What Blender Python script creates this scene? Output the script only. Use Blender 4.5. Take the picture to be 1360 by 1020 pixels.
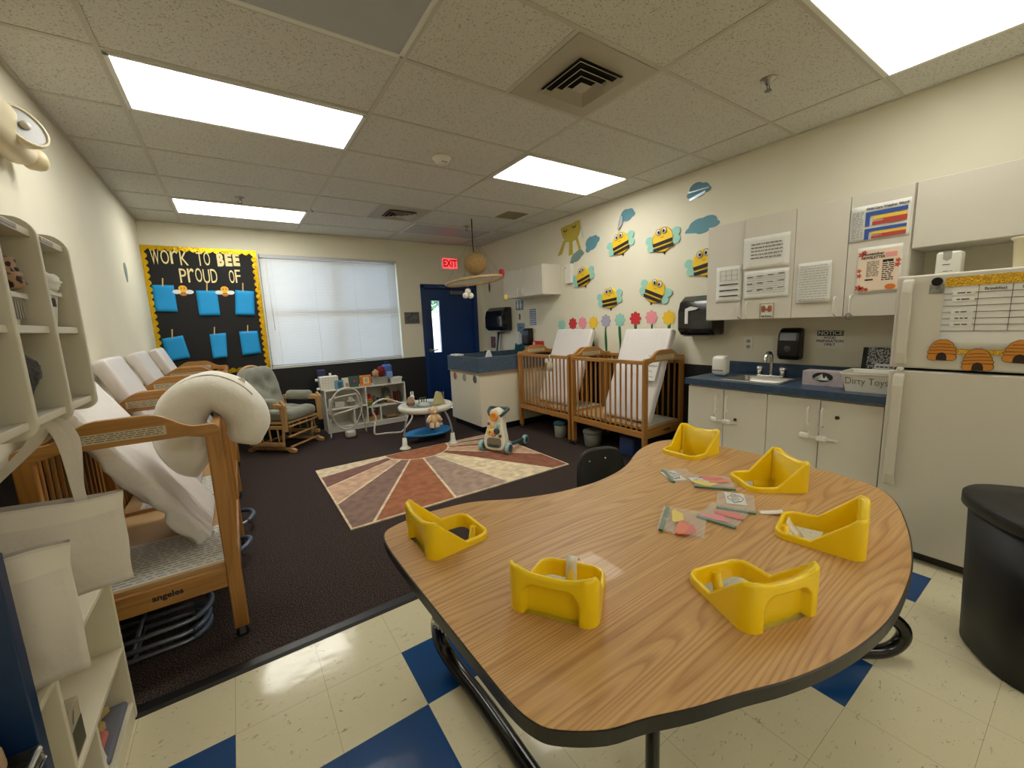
import bpy, bmesh, math, random
from math import sin, cos, pi, radians as R
from mathutils import Vector, Matrix, noise

random.seed(7)
scene = bpy.context.scene
for _o in list(bpy.data.objects):
    bpy.data.objects.remove(_o)
COL = scene.collection

# ------------------------------------------------------------------ camera, sky, exposure
CAM_F, CAM_PITCH, CAM_YAW, CAM_ROLL, CAM_Z = 540.71, 0.1497, 0.592, -0.0411, 1.422
_f = Vector((sin(CAM_YAW)*cos(CAM_PITCH), cos(CAM_YAW)*cos(CAM_PITCH), -sin(CAM_PITCH)))
_r = Vector((cos(CAM_YAW), -sin(CAM_YAW), 0)); _u = _r.cross(_f)
_r2 = _r*cos(CAM_ROLL) + _u*sin(CAM_ROLL); _u2 = -_r*sin(CAM_ROLL) + _u*cos(CAM_ROLL)
cd = bpy.data.cameras.new('camera'); cam = bpy.data.objects.new('camera', cd); COL.objects.link(cam)
cd.sensor_width = 36; cd.lens = CAM_F/1360*36; cd.clip_start = .02
cam.matrix_world = Matrix(((_r2.x,_u2.x,-_f.x,0),(_r2.y,_u2.y,-_f.y,0),(_r2.z,_u2.z,-_f.z,CAM_Z),(0,0,0,1)))
scene.camera = cam

world = bpy.data.worlds.new('sky'); scene.world = world; world.use_nodes = True
_nt = world.node_tree; _nt.nodes.clear()
_sky = _nt.nodes.new('ShaderNodeTexSky'); _sky.sky_type = 'NISHITA'; _sky.sun_disc = False
_sky.sun_elevation = R(48); _sky.sun_rotation = R(200); _sky.air_density = 1.0; _sky.dust_density = 1.5
_bg = _nt.nodes.new('ShaderNodeBackground'); _bg.inputs['Strength'].default_value = 1.0
_ow = _nt.nodes.new('ShaderNodeOutputWorld')
_nt.links.new(_sky.outputs[0], _bg.inputs[0]); _nt.links.new(_bg.outputs[0], _ow.inputs[0])

LAMP_STRENGTH = 7.5            # the fluorescent troffers
vs = scene.view_settings
vs.view_transform = 'Standard'; vs.look = 'None'; vs.gamma = 1; vs.exposure = 0.72
try: vs.use_curve_mapping = False
except Exception: pass
scene.cycles.max_bounces = 8; scene.cycles.diffuse_bounces = 5; scene.cycles.transparent_max_bounces = 12
scene.cycles.sample_clamp_indirect = 6
scene.cycles.caustics_reflective = False; scene.cycles.caustics_refractive = False

# ------------------------------------------------------------------ materials
def lin(c):
    if isinstance(c, str):
        c = tuple(int(c[i:i+2], 16) for i in (0, 2, 4))
    return tuple((x/255/12.92 if x/255 <= .04045 else ((x/255+.055)/1.055)**2.4) for x in c)
MATS = {}
def mat(name, col, rough=.5, metal=0, var=0, vscale=8, bump=0, bscale=60, coat=0, emit=None, es=0,
        trans=0, alpha=1, spec=.5, sheen=0, stretch=None):
    """principled material; var = tonal mottling of the stuff itself, bump = surface grain"""
    if name in MATS: return MATS[name]
    m = bpy.data.materials.new(name); m.use_nodes = True; nt = m.node_tree; b = nt.nodes['Principled BSDF']
    c = lin(col); I = b.inputs
    I['Base Color'].default_value = (*c, 1); I['Roughness'].default_value = rough; I['Metallic'].default_value = metal
    I['Specular IOR Level'].default_value = spec; I['Coat Weight'].default_value = coat
    if sheen: I['Sheen Weight'].default_value = sheen
    if trans: I['Transmission Weight'].default_value = trans
    if alpha < 1: I['Alpha'].default_value = alpha
    if emit: I['Emission Color'].default_value = (*lin(emit), 1); I['Emission Strength'].default_value = es
    if var or bump:
        tc = nt.nodes.new('ShaderNodeTexCoord'); src = tc.outputs['Object']
        if stretch:
            mp = nt.nodes.new('ShaderNodeMapping'); mp.inputs['Scale'].default_value = stretch
            nt.links.new(src, mp.inputs[0]); src = mp.outputs[0]
    if var:
        n = nt.nodes.new('ShaderNodeTexNoise'); n.inputs['Scale'].default_value = vscale; n.inputs['Detail'].default_value = 5
        nt.links.new(src, n.inputs['Vector'])
        r = nt.nodes.new('ShaderNodeValToRGB')
        r.color_ramp.elements[0].position = .3; r.color_ramp.elements[1].position = .7
        r.color_ramp.elements[0].color = (*[x*(1-var) for x in c], 1); r.color_ramp.elements[1].color = (*[min(1, x*(1+var)) for x in c], 1)
        nt.links.new(n.outputs[0], r.inputs[0]); nt.links.new(r.outputs[0], I['Base Color'])
    if bump:
        n2 = nt.nodes.new('ShaderNodeTexNoise'); n2.inputs['Scale'].default_value = bscale; n2.inputs['Detail'].default_value = 3
        nt.links.new(src, n2.inputs['Vector'])
        bp = nt.nodes.new('ShaderNodeBump'); bp.inputs['Strength'].default_value = bump; bp.inputs['Distance'].default_value = .01
        nt.links.new(n2.outputs[0], bp.inputs['Height']); nt.links.new(bp.outputs[0], I['Normal'])
    MATS[name] = m
    return m

def nodes_of(m): return m.node_tree.nodes, m.node_tree.links, m.node_tree.nodes['Principled BSDF']

def wood(name, light, dark, axis=0, scale=1.0, rough=.4, coat=.2, fine=1.0, cath=True):
    """procedural wood: long stretched rings plus fine pores"""
    m = mat(name, light, rough, coat=coat); N, L, b = nodes_of(m)
    tc = N.new('ShaderNodeTexCoord'); mp = N.new('ShaderNodeMapping')
    st = [7*scale]*3; st[axis] = .55*scale; mp.inputs['Scale'].default_value = st
    L.new(tc.outputs['Object'], mp.inputs[0])
    n = N.new('ShaderNodeTexNoise'); n.inputs['Scale'].default_value = .55; n.inputs['Detail'].default_value = 2
    n.inputs['Distortion'].default_value = .25
    L.new(mp.outputs[0], n.inputs['Vector'])
    mu = N.new('ShaderNodeMath'); mu.operation = 'MULTIPLY'; mu.inputs[1].default_value = 46 if cath else 12
    L.new(n.outputs[0], mu.inputs[0])
    fr = N.new('ShaderNodeMath'); fr.operation = 'FRACT'; L.new(mu.outputs[0], fr.inputs[0])
    r = N.new('ShaderNodeValToRGB'); e = r.color_ramp.elements
    e[0].position = 0; e[0].color = (0,0,0,1); e[1].position = .45; e[1].color = (1,1,1,1)
    e.new(.86).color = (.8,.8,.8,1); e.new(1).color = (0,0,0,1)
    L.new(fr.outputs[0], r.inputs[0])
    mp2 = N.new('ShaderNodeMapping'); s2 = [150*fine]*3; s2[axis] = 4*fine; mp2.inputs['Scale'].default_value = s2
    L.new(tc.outputs['Object'], mp2.inputs[0])
    n2 = N.new('ShaderNodeTexNoise'); n2.inputs['Scale'].default_value = 1; n2.inputs['Detail'].default_value = 2
    L.new(mp2.outputs[0], n2.inputs['Vector'])
    ad = N.new('ShaderNodeMath'); ad.operation = 'MULTIPLY_ADD'; ad.inputs[1].default_value = .75
    L.new(n2.outputs[0], ad.inputs[0]); 
    sc = N.new('ShaderNodeMath'); sc.operation = 'MULTIPLY'; sc.inputs[1].default_value = .50 if cath else .35
    L.new(r.outputs[0], sc.inputs[0]); L.new(sc.outputs[0], ad.inputs[2])
    mx = N.new('ShaderNodeMix'); mx.data_type = 'RGBA'
    mx.inputs['A'].default_value = (*lin(dark), 1); mx.inputs['B'].default_value = (*lin(light), 1)
    L.new(ad.outputs[0], mx.inputs['Factor']); L.new(mx.outputs['Result'], b.inputs['Base Color'])
    return m

def emis(name, col, s):
    if name in MATS: return MATS[name]
    m = mat(name, (0,0,0), .6, emit=col, es=s); return m

# ------------------------------------------------------------------ mesh helper
class MB:
    def __init__(s): s.v = []; s.f = []; s.mi = []; s.sm = []
    def add(s, vs, fs, m=0, smooth=False, M=None):
        o = len(s.v)
        s.v += [tuple((M @ Vector(v)) if M else v) for v in vs]
        for f in fs: s.f.append(tuple(o+i for i in f)); s.mi.append(m); s.sm.append(smooth)
        return s
    def box(s, x0, x1, y0, y1, z0, z1, m=0, M=None):
        v = [(x,y,z) for z in (z0,z1) for y in (y0,y1) for x in (x0,x1)]
        return s.add(v, [(0,2,3,1),(4,5,7,6),(0,1,5,4),(2,6,7,3),(0,4,6,2),(1,3,7,5)], m, False, M)
    def cyl(s, p0, p1, r0, r1=None, n=16, m=0, caps=True, smooth=True):
        r1 = r0 if r1 is None else r1
        p0 = Vector(p0); p1 = Vector(p1); d = (p1-p0).normalized()
        a = d.orthogonal().normalized(); b = d.cross(a)
        v = [tuple(p+(a*cos(2*pi*i/n)+b*sin(2*pi*i/n))*r) for p, r in ((p0,r0),(p1,r1)) for i in range(n)]
        s.add(v, [(i,(i+1)%n,n+(i+1)%n,n+i) for i in range(n)], m, smooth)
        if caps: s.add(v, [tuple(range(n-1,-1,-1)), tuple(range(n,2*n))], m)
        return s
    def tube(s, pts, r, n=10, m=0, closed=False, caps=True, flat=None):
        P = [Vector(p) for p in pts]; k = len(P); rs = r if isinstance(r, (list,tuple)) else [r]*k
        T = []
        for i in range(k):
            a = P[(i-1)%k] if (closed or i) else P[0]; b = P[(i+1)%k] if (closed or i < k-1) else P[-1]
            T.append((b-a).normalized())
        u = T[0].orthogonal().normalized() if flat is None else (Vector(flat)-T[0]*Vector(flat).dot(T[0])).normalized()
        v = []
        for i in range(k):
            u = (u - T[i]*u.dot(T[i])).normalized(); w = T[i].cross(u)
            v += [tuple(P[i]+(u*cos(2*pi*j/n)+w*sin(2*pi*j/n))*rs[i]) for j in range(n)]
        q = k if closed else k-1
        s.add(v, [(i*n+j, i*n+(j+1)%n, ((i+1)%k)*n+(j+1)%n, ((i+1)%k)*n+j) for i in range(q) for j in range(n)], m, True)
        if caps and not closed: s.add(v, [tuple(range(n-1,-1,-1)), tuple((k-1)*n+j for j in range(n))], m)
        return s
    def lathe(s, prof, n=24, m=0, M=None, smooth=True):
        v = [(r*cos(2*pi*j/n), r*sin(2*pi*j/n), z) for r, z in prof for j in range(n)]
        k = len(prof)
        f = [(i*n+j, i*n+(j+1)%n, (i+1)*n+(j+1)%n, (i+1)*n+j) for i in range(k-1) for j in range(n)]
        s.add(v, f, m, smooth, M)
        if prof[0][0] > 1e-5: s.add(v, [tuple(range(n-1,-1,-1))], m, False, M)
        if prof[-1][0] > 1e-5: s.add(v, [tuple((k-1)*n+j for j in range(n))], m, False, M)
        return s
    def prism(s, poly, t0, t1, fn=lambda u, w, t: (u, w, t), m=0, smooth=False):
        """poly in (u,w), extruded along t; fn maps (u,w,t) to xyz"""
        n = len(poly)
        v = [fn(u, w, t) for t in (t0,t1) for u, w in poly]
        s.add(v, [tuple(range(n-1,-1,-1)), tuple(range(n,2*n))], m)
        s.add(v, [(i,(i+1)%n,n+(i+1)%n,n+i) for i in range(n)], m, smooth)
        return s
    def ball(s, c, r, n=16, k=10, m=0, M=None):
        r = (r,r,r) if isinstance(r, (int,float)) else r
        v = [(c[0],c[1],c[2]-r[2])]
        for i in range(1,k):
            t = pi*i/k
            v += [(c[0]+r[0]*sin(t)*cos(2*pi*j/n), c[1]+r[1]*sin(t)*sin(2*pi*j/n), c[2]-r[2]*cos(t)) for j in range(n)]
        v.append((c[0],c[1],c[2]+r[2])); L = len(v)-1
        f = [(0,1+(j+1)%n,1+j) for j in range(n)]
        f += [(1+i*n+j,1+i*n+(j+1)%n,1+(i+1)*n+(j+1)%n,1+(i+1)*n+j) for i in range(k-2) for j in range(n)]
        f += [(L,1+(k-2)*n+j,1+(k-2)*n+(j+1)%n) for j in range(n)]
        return s.add(v, f, m, True, M)
    def grid(s, fn, nu, nv, m=0, smooth=True, closed_u=False):
        """fn(a,b), a,b in 0..1"""
        c = nu if closed_u else nu+1
        v = [fn(i/nu, j/nv) for j in range(nv+1) for i in range(c)]
        f = [(j*c+i, j*c+(i+1)%c, (j+1)*c+(i+1)%c, (j+1)*c+i) for j in range(nv) for i in range(nu)]
        return s.add(v, f, m, smooth)
    def rbox(s, cx, cy, cz, sx, sy, sz, r, m=0, n=5, fn=None, M=None, div=0):
        """rounded (pillow-edged) box; fn displaces a point"""
        bm = bmesh.new(); bmesh.ops.create_cube(bm, size=1)
        for v in bm.verts: v.co = Vector((v.co.x*sx, v.co.y*sy, v.co.z*sz))
        bmesh.ops.bevel(bm, geom=bm.edges[:], offset=r, segments=n, affect='EDGES', profile=.5)
        if div:
            bmesh.ops.subdivide_edges(bm, edges=[e for e in bm.edges if e.calc_length() > .06], cuts=div, use_grid_fill=True)
        vs = []
        for v in bm.verts:
            p = Vector((v.co.x+cx, v.co.y+cy, v.co.z+cz)); p = fn(p) if fn else p
            vs.append(tuple(p))
        bm.verts.index_update()
        fs = [tuple(v.index for v in f.verts) for f in bm.faces]; bm.free()
        return s.add(vs, fs, m, True, M)
    def build(s, name, mats, parent=None, loc=None, rotz=0, bevel=0, seg=2, sub=0, auto=True):
        me = bpy.data.meshes.new(name); me.from_pydata(s.v, [], s.f)
        mats = mats if isinstance(mats, (list,tuple)) else [mats]
        for m_ in mats: me.materials.append(m_)
        me.polygons.foreach_set('material_index', s.mi); me.polygons.foreach_set('use_smooth', s.sm); me.update()
        bm = bmesh.new(); bm.from_mesh(me); bmesh.ops.remove_doubles(bm, verts=bm.verts[:], dist=1e-6)
        bmesh.ops.recalc_face_normals(bm, faces=bm.faces[:]); bm.to_mesh(me); bm.free()
        o = bpy.data.objects.new(name, me); COL.objects.link(o)
        if parent: o.parent = parent
        if loc: o.location = loc
        if rotz: o.rotation_euler.z = rotz
        if bevel:
            b = o.modifiers.new('b', 'BEVEL'); b.width = bevel; b.segments = seg; b.limit_method = 'ANGLE'; b.angle_limit = R(40)
            b.harden_normals = False
        if sub:
            b = o.modifiers.new('s', 'SUBSURF'); b.levels = b.render_levels = sub
        return o

def tag(o, label=None, cat=None, group=None, kind=None):
    if label: o['label'] = label
    if cat: o['category'] = cat
    if group: o['group'] = group
    if kind: o['kind'] = kind
    return o
def thing(name, label, cat, loc=(0,0,0), rotz=0, group=None):
    o = bpy.data.objects.new(name, None); COL.objects.link(o); o.empty_display_size = .1
    o.location = loc; o.rotation_euler.z = rotz
    return tag(o, label, cat, group)
def kids(o): return [c for c in bpy.data.objects if c.parent == o]
def dup(o, loc, rotz=None, label=None, parent=None):
    c = o.copy(); COL.objects.link(c)
    if parent: c.parent = parent
    else:
        c.location = loc
        if rotz is not None: c.rotation_euler.z = rotz
    if label: c['label'] = label
    for k in kids(o): dup(k, None, parent=c)
    return c
def struct(o): o['kind'] = 'structure'; return o

def arc(cx, cy, r, a0, a1, n):
    return [(cx+r*cos(R(a0+(a1-a0)*i/n)), cy+r*sin(R(a0+(a1-a0)*i/n))) for i in range(n+1)]
def rrect(x0, x1, y0, y1, r, n=5):
    return (arc(x1-r,y0+r,r,-90,0,n)+arc(x1-r,y1-r,r,0,90,n)+arc(x0+r,y1-r,r,90,180,n)+arc(x0+r,y0+r,r,180,270,n))
def crom(pts, n=8, closed=False):
    P = [Vector(p) for p in pts]; k = len(P); out = []
    rng = range(k if closed else k-1)
    for i in rng:
        if closed: a, b, c, d = P[i-1], P[i], P[(i+1)%k], P[(i+2)%k]
        else: a, b, c, d = P[max(i-1,0)], P[i], P[i+1], P[min(i+2,k-1)]
        for j in range(n):
            t = j/n
            out.append(.5*((2*b)+(-a+c)*t+(2*a-5*b+4*c-d)*t*t+(-a+3*b-3*c+d)*t**3))
    if not closed: out.append(P[-1])
    return out
XZ = lambda u, w, t: (u, t, w)        # draw in a wall's plane: u right, w up, t into the wall (out is negative)

_dg = None
def text_geo(txt, size, ext=.0008, align='CENTER', sx=1.0, bold=0.0, spacing=1.0):
    cu = bpy.data.curves.new('t', 'FONT'); cu.body = txt; cu.size = size; cu.extrude = ext; cu.offset = bold
    cu.align_x = align; cu.align_y = 'CENTER'; cu.resolution_u = 3; cu.space_character = spacing
    o = bpy.data.objects.new('t', cu); COL.objects.link(o)
    dg = bpy.context.evaluated_depsgraph_get(); dg.update()
    me = bpy.data.meshes.new_from_object(o.evaluated_get(dg))
    v = [(p.co.x*sx, p.co.y, p.co.z) for p in me.vertices]; f = [tuple(p.vertices) for p in me.polygons]
    bpy.data.objects.remove(o); bpy.data.curves.remove(cu); bpy.data.meshes.remove(me)
    return v, f
def put_text(mb, txt, size, u=0, w=0, t=0, m=0, **k):
    """lettering in the (u right, w up) plane facing -y"""
    v, f = text_geo(txt, size, **k)
    mb.add([(x+u, t-z, y+w) for x, y, z in v], f, m)
    return mb
def lines(mb, x0, x1, z0, z1, n, t, m=0, h=.35, seed=0):
    """rows of small print: uneven dark dashes"""
    rnd = random.Random(seed); p = (z1-z0)/n
    for i in range(n):
        z = z1-p*(i+.5); x = x0
        while x < x1-.006:
            w = min(rnd.uniform(.008,.03), x1-x); mb.box(x, x+w, t-.0004, t, z-p*h/2, z+p*h/2, m); x += w+.005
    return mb
# ------------------------------------------------------------------ materials used widely
XL, XR, YF, YB, ZC = -.758, 3.70, 6.326, -3.6, 2.738
CX = [-.3594, .8598, 2.079, 3.2982]               # ceiling grid columns
RY = lambda i: 2.7342+.6096*i                     # ceiling grid rows
M_wall = mat('wall_paint', (226,221,201), .75, var=.02, vscale=3, bump=.06, bscale=220)
M_black = mat('black_wall_paint', (15,15,17), .6)
M_white = mat('white_paint', (222,220,210), .45)
M_lam = mat('white_laminate', (214,209,196), .35, var=.015, vscale=4)
M_plas = mat('white_plastic', (226,224,214), .35)
M_blackp = mat('black_plastic', (14,14,15), .28)
M_chrome = mat('chrome', (215,215,215), .15, 1)
M_steel = mat('brushed_steel', (170,168,160), .3, 1)
M_grey = mat('grey_metal', (120,122,124), .35, .6)
M_crib = wood('crib_maple', (188,136,68), (142,94,40), axis=0, scale=1.3, rough=.35, coat=.25, cath=False)
M_cribv = wood('crib_maple_upright', (184,130,62), (136,88,36), axis=2, scale=1.3, rough=.35, coat=.25, cath=False)
M_criby = wood('crib_maple_rail', (186,132,64), (138,90,38), axis=1, scale=1.3, rough=.35, coat=.25, cath=False)
M_paper = mat('white_paper', (226,225,218), .7)
M_ink = mat('ink', (35,34,36), .8)
M_greyink = mat('grey_ink', (110,108,104), .8)
M_blue = mat('blue_gloss_paint', (14,52,108), .35)

# floor tiles
def floor_mat(name, col, blue=False):
    m = mat(name, col, .13, spec=.5); N, L, b = nodes_of(m)
    tc = N.new('ShaderNodeTexCoord')
    mp = N.new('ShaderNodeMapping'); mp.inputs['Scale'].default_value = (26, 60, 1); mp.inputs['Rotation'].default_value = (0,0,.6)
    L.new(tc.outputs['Object'], mp.inputs[0])
    n = N.new('ShaderNodeTexNoise'); n.inputs['Scale'].default_value = 1; n.inputs['Detail'].default_value = 4; n.inputs['Distortion'].default_value = 1.2
    L.new(mp.outputs[0], n.inputs['Vector'])
    r = N.new('ShaderNodeValToRGB'); e = r.color_ramp.elements; c = lin(col)
    k = .82 if blue else .52
    e[0].position = .27; e[0].color = (*[x*k for x in c],1); e[1].position = .36; e[1].color = (*c,1)
    e.new(.66).color = (*c,1); e.new(.78).color = (*[min(1,x*1.12) for x in c],1)
    L.new(n.outputs[0], r.inputs[0])
    # seams of the 305 mm tiles
    sep = N.new('ShaderNodeSeparateXYZ'); L.new(tc.outputs['Object'], sep.inputs[0])
    def seam(out, off):
        a = N.new('ShaderNodeMath'); a.operation = 'SUBTRACT'; a.inputs[1].default_value = off; L.new(sep.outputs[out], a.inputs[0])
        p = N.new('ShaderNodeMath'); p.operation = 'PINGPONG'; p.inputs[1].default_value = .1524; L.new(a.outputs[0], p.inputs[0])
        g = N.new('ShaderNodeMath'); g.operation = 'LESS_THAN'; g.inputs[1].default_value = .0008; L.new(p.outputs[0], g.inputs[0]); return g
    sx_, sy_ = seam('X', .4493), seam('Y', 1.3277)
    mx_ = N.new('ShaderNodeMath'); mx_.operation = 'MAXIMUM'; L.new(sx_.outputs[0], mx_.inputs[0]); L.new(sy_.outputs[0], mx_.inputs[1])
    mix = N.new('ShaderNodeMix'); mix.data_type = 'RGBA'; mix.inputs['B'].default_value = (*[x*.55 for x in c],1)
    L.new(mx_.outputs[0], mix.inputs['Factor']); L.new(r.outputs[0], mix.inputs['A']); L.new(mix.outputs['Result'], b.inputs['Base Color'])
    n3 = N.new('ShaderNodeTexNoise'); n3.inputs['Scale'].default_value = 9; L.new(tc.outputs['Object'], n3.inputs['Vector'])
    bp = N.new('ShaderNodeBump'); bp.inputs['Strength'].default_value = .07; bp.inputs['Distance'].default_value = .02
    L.new(n3.outputs[0], bp.inputs['Height']); L.new(bp.outputs[0], b.inputs['Normal'])
    return m
M_vinyl = floor_mat('cream_vinyl_tile', (220,211,178)); M_vblue = floor_mat('blue_vinyl_tile', (22,70,126), True)
fl = MB(); T = .3048
# tile i spans x .4493+T*(i-1)...; blue set below is keyed on lower left corners
BL = [(.4493,1.3277),(.1445,1.0229),(-.1603,1.0229),(-.4651,1.3277),(2.5829,.4133),(1.6685,.4133),(3.1925,1.3277),(.7541,-.1963),(-.7699,.7181),(2.2781,-.8059)]
x = .4493-T*4
while x < XR:
    y = 1.3277-T*17
    while y < 1.95:
        a, b_ = max(x,XL), min(x+T,XR); c_, d_ = max(y,YB), min(y+T,1.95)
        if b_ > a+1e-4 and d_ > c_+1e-4:
            k = 1 if any(abs(x-p)<.01 and abs(y-q)<.01 for p,q in BL) else 0
            fl.add([(a,c_,0),(b_,c_,0),(b_,d_,0),(a,d_,0)], [(0,1,2,3)], k)
        y += T
    x += T
fl.box(XL,XR,YB,1.95,-.1,-.002)
struct(fl.build('floor', [M_vinyl, M_vblue]))
M_carpet = mat('carpet_pile', (50,40,42), .95, spec=.1); N, L, b = nodes_of(M_carpet)
tc = N.new('ShaderNodeTexCoord'); n = N.new('ShaderNodeTexNoise'); n.inputs['Scale'].default_value = 170; n.inputs['Detail'].default_value = 3
L.new(tc.outputs['Object'], n.inputs['Vector']); r = N.new('ShaderNodeValToRGB'); e = r.color_ramp.elements
e[0].position=.38; e[0].color=(*lin((28,23,23)),1); e[1].position=.62; e[1].color=(*lin((98,84,78)),1); e.new(.5).color=(*lin((58,48,47)),1)
L.new(n.outputs[0], r.inputs[0]); L.new(r.outputs[0], b.inputs['Base Color'])
bp = N.new('ShaderNodeBump'); bp.inputs['Strength'].default_value=.6; bp.inputs['Distance'].default_value=.01
L.new(n.outputs[0], bp.inputs['Height']); L.new(bp.outputs[0], b.inputs['Normal'])
struct(MB().box(XL,XR,1.97,YF,-.1,.006).build('floor_carpet', M_carpet))
struct(MB().prism([(1.93,-.01),(1.93,.002),(1.945,.009),(1.985,.009),(2.0,.005),(2.0,-.01)], XL, XR, lambda u,w,t:(t,u,w)).build('trim_1', mat('vinyl_reducer', (26,24,25), .35)))

# ceiling and its hanging grid
M_ceil = mat('ceiling_tile', (212,211,204), .9, spec=.1); N, L, b = nodes_of(M_ceil)
tc = N.new('ShaderNodeTexCoord'); n = N.new('ShaderNodeTexNoise'); n.inputs['Scale'].default_value = 120; n.inputs['Detail'].default_value = 2
L.new(tc.outputs['Object'], n.inputs['Vector']); r = N.new('ShaderNodeValToRGB'); e = r.color_ramp.elements; c = lin((212,211,204))
e[0].position=.30; e[0].color=(*[x*.5 for x in c],1); e[1].position=.43; e[1].color=(*c,1)
L.new(n.outputs[0], r.inputs[0]); L.new(r.outputs[0], b.inputs['Base Color'])
bp = N.new('ShaderNodeBump'); bp.inputs['Strength'].default_value=.25; bp.inputs['Distance'].default_value=.005
L.new(n.outputs[0], bp.inputs['Height']); L.new(bp.outputs[0], b.inputs['Normal'])
struct(MB().box(XL,XR,YB,YF,ZC,ZC+.1).build('ceiling', M_ceil))
g = MB(); w = .012
for cx in CX: g.box(cx-w,cx+w,YB,YF,ZC-.004,ZC+.02)
for i in range(-11,6): g.box(XL,XR,RY(i)-w,RY(i)+w,ZC-.0035,ZC+.02)
for xx, i in ((CX[2]-.6096,-2),(CX[2]-.6096,3)): g.box(xx-w,xx+w,RY(i),RY(i+1),ZC-.0038,ZC+.02)
for a in ((XL,XL+.02,YB,YF),(XR-.02,XR,YB,YF),(XL,XR,YF-.02,YF)): g.box(*a,ZC-.006,ZC+.02)
struct(g.build('trim_2', mat('grid_metal', (192,189,178), .5)))

# walls
def wall(name, boxes): 
    m = MB()
    for b in boxes: m.box(*b)
    return struct(m.build(name, M_wall))
WX0, WX1, WZ0, WZ1 = .385, 2.20, .945, 2.43         # window opening
DX0, DX1, DZ = 2.56, 3.58, 2.085                    # door opening
wall('wall_left', [(XL-.15,XL,YB,YF+.15,-.1,ZC+.1)]); wall('wall_right', [(XR,XR+.15,YB,YF+.15,-.1,ZC+.1)])
wall('wall_back', [(XL,XR,YB-.15,YB,-.1,ZC+.1)])
F0, F1 = YF, YF+.15
wall('wall_far', [(XL,WX0,F0,F1,-.1,ZC+.1),(WX0,WX1,F0,F1,-.1,WZ0),(WX0,WX1,F0,F1,WZ1,ZC+.1),(WX1,DX0,F0,F1,-.1,ZC+.1),(DX0,DX1,F0,F1,DZ,ZC+.1),(DX1,XR,F0,F1,-.1,ZC+.1)])
t = MB(); t.box(XL,DX0-.001,F0-.004,F0+.001,0,.935); t.box(DX1+.001,XR,F0-.004,F0+.001,0,.935)
struct(t.build('trim_3', M_black))
struct(MB().box(XR-.004,XR+.001,1.98,F0,0,.945).build('trim_4', M_black))
struct(MB().box(XL-.001,XL+.004,1.6,F0,0,.945).build('trim_5', M_black))
M_base = mat('cove_base', (22,21,22), .45)
t = MB(); t.box(XL,DX0,F0-.012,F0,0,.10); t.box(XR-.012,XR,2.0,F0,0,.10); t.box(XL,XL+.012,1.6,F0,0,.10)
struct(t.build('baseboard_far', M_base))

# window: frame with a middle bar, glass; sill
M_alu = mat('window_frame_metal', (150,150,146), .4, .3)
M_glass = mat('clear_glass', (255,255,255), .02); N, L, b = nodes_of(M_glass)
tr = N.new('ShaderNodeBsdfTransparent'); gl = N.new('ShaderNodeBsdfGlossy'); gl.inputs['Roughness'].default_value = .02
mxs = N.new('ShaderNodeMixShader'); mxs.inputs[0].default_value = .06
L.new(tr.outputs[0], mxs.inputs[1]); L.new(gl.outputs[0], mxs.inputs[2]); L.new(mxs.outputs[0], N['Material Output'].inputs[0])
wn = thing('window_1', None, None); struct(wn)
f = MB(); y0, y1 = F0+.09, F0+.14
for a in ((WX0,WX0+.05,WZ0,WZ1),(WX1-.05,WX1,WZ0,WZ1),(WX0,WX1,WZ0,WZ0+.05),(WX0,WX1,WZ1-.05,WZ1),(1.27,1.335,WZ0,WZ1),(WX0,WX1,1.66,1.72)):
    f.box(a[0],a[1],y0,y1,a[2],a[3])
f.build('window_frame', M_alu, wn)
MB().box(WX0+.03,WX1-.03,F0+.112,F0+.118,WZ0+.03,WZ1-.03).build('pane', M_glass, wn)
MB().box(WX0-.005,WX1+.005,F0-.012,F0+.09,WZ0-.012,WZ0).build('window_sill', M_white, wn, bevel=.003)

# outside
struct(MB().box(-30,40,F1+.0,60,-.3,-.12).build('ground', mat('concrete', (190,186,176), .9, var=.08, vscale=2)))
tree = thing('leafy_tree', 'green leafy tree outside, seen through the narrow glass of the blue door', 'tree', (6.3,15.5,-.12))
tr_ = MB(); rnd = random.Random(3)
for i in range(1300):
    a, bb = rnd.uniform(0,2*pi), rnd.uniform(-1,1); rr = rnd.uniform(.5,1)**.5
    c = Vector((cos(a)*(1-bb*bb)**.5*2.4*rr, sin(a)*(1-bb*bb)**.5*2.4*rr, 3.7+bb*1.7*rr))
    d = Vector((rnd.uniform(-1,1),rnd.uniform(-1,1),rnd.uniform(-1,1))).normalized(); e = d.orthogonal().normalized()
    s_ = rnd.uniform(.12,.24)
    tr_.add([tuple(c-d*s_),tuple(c+e*s_*.45),tuple(c+d*s_),tuple(c-e*s_*.45)], [(0,1,2,3)])
tr_.build('foliage', mat('leaf_green', (70,124,76), .6, var=.4, vscale=3), tree)
MB().cyl((0,0,0),(.05,0,3.2),.12,.07).build('trunk', mat('bark', (96,78,62), .9, var=.3), tree)

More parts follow.
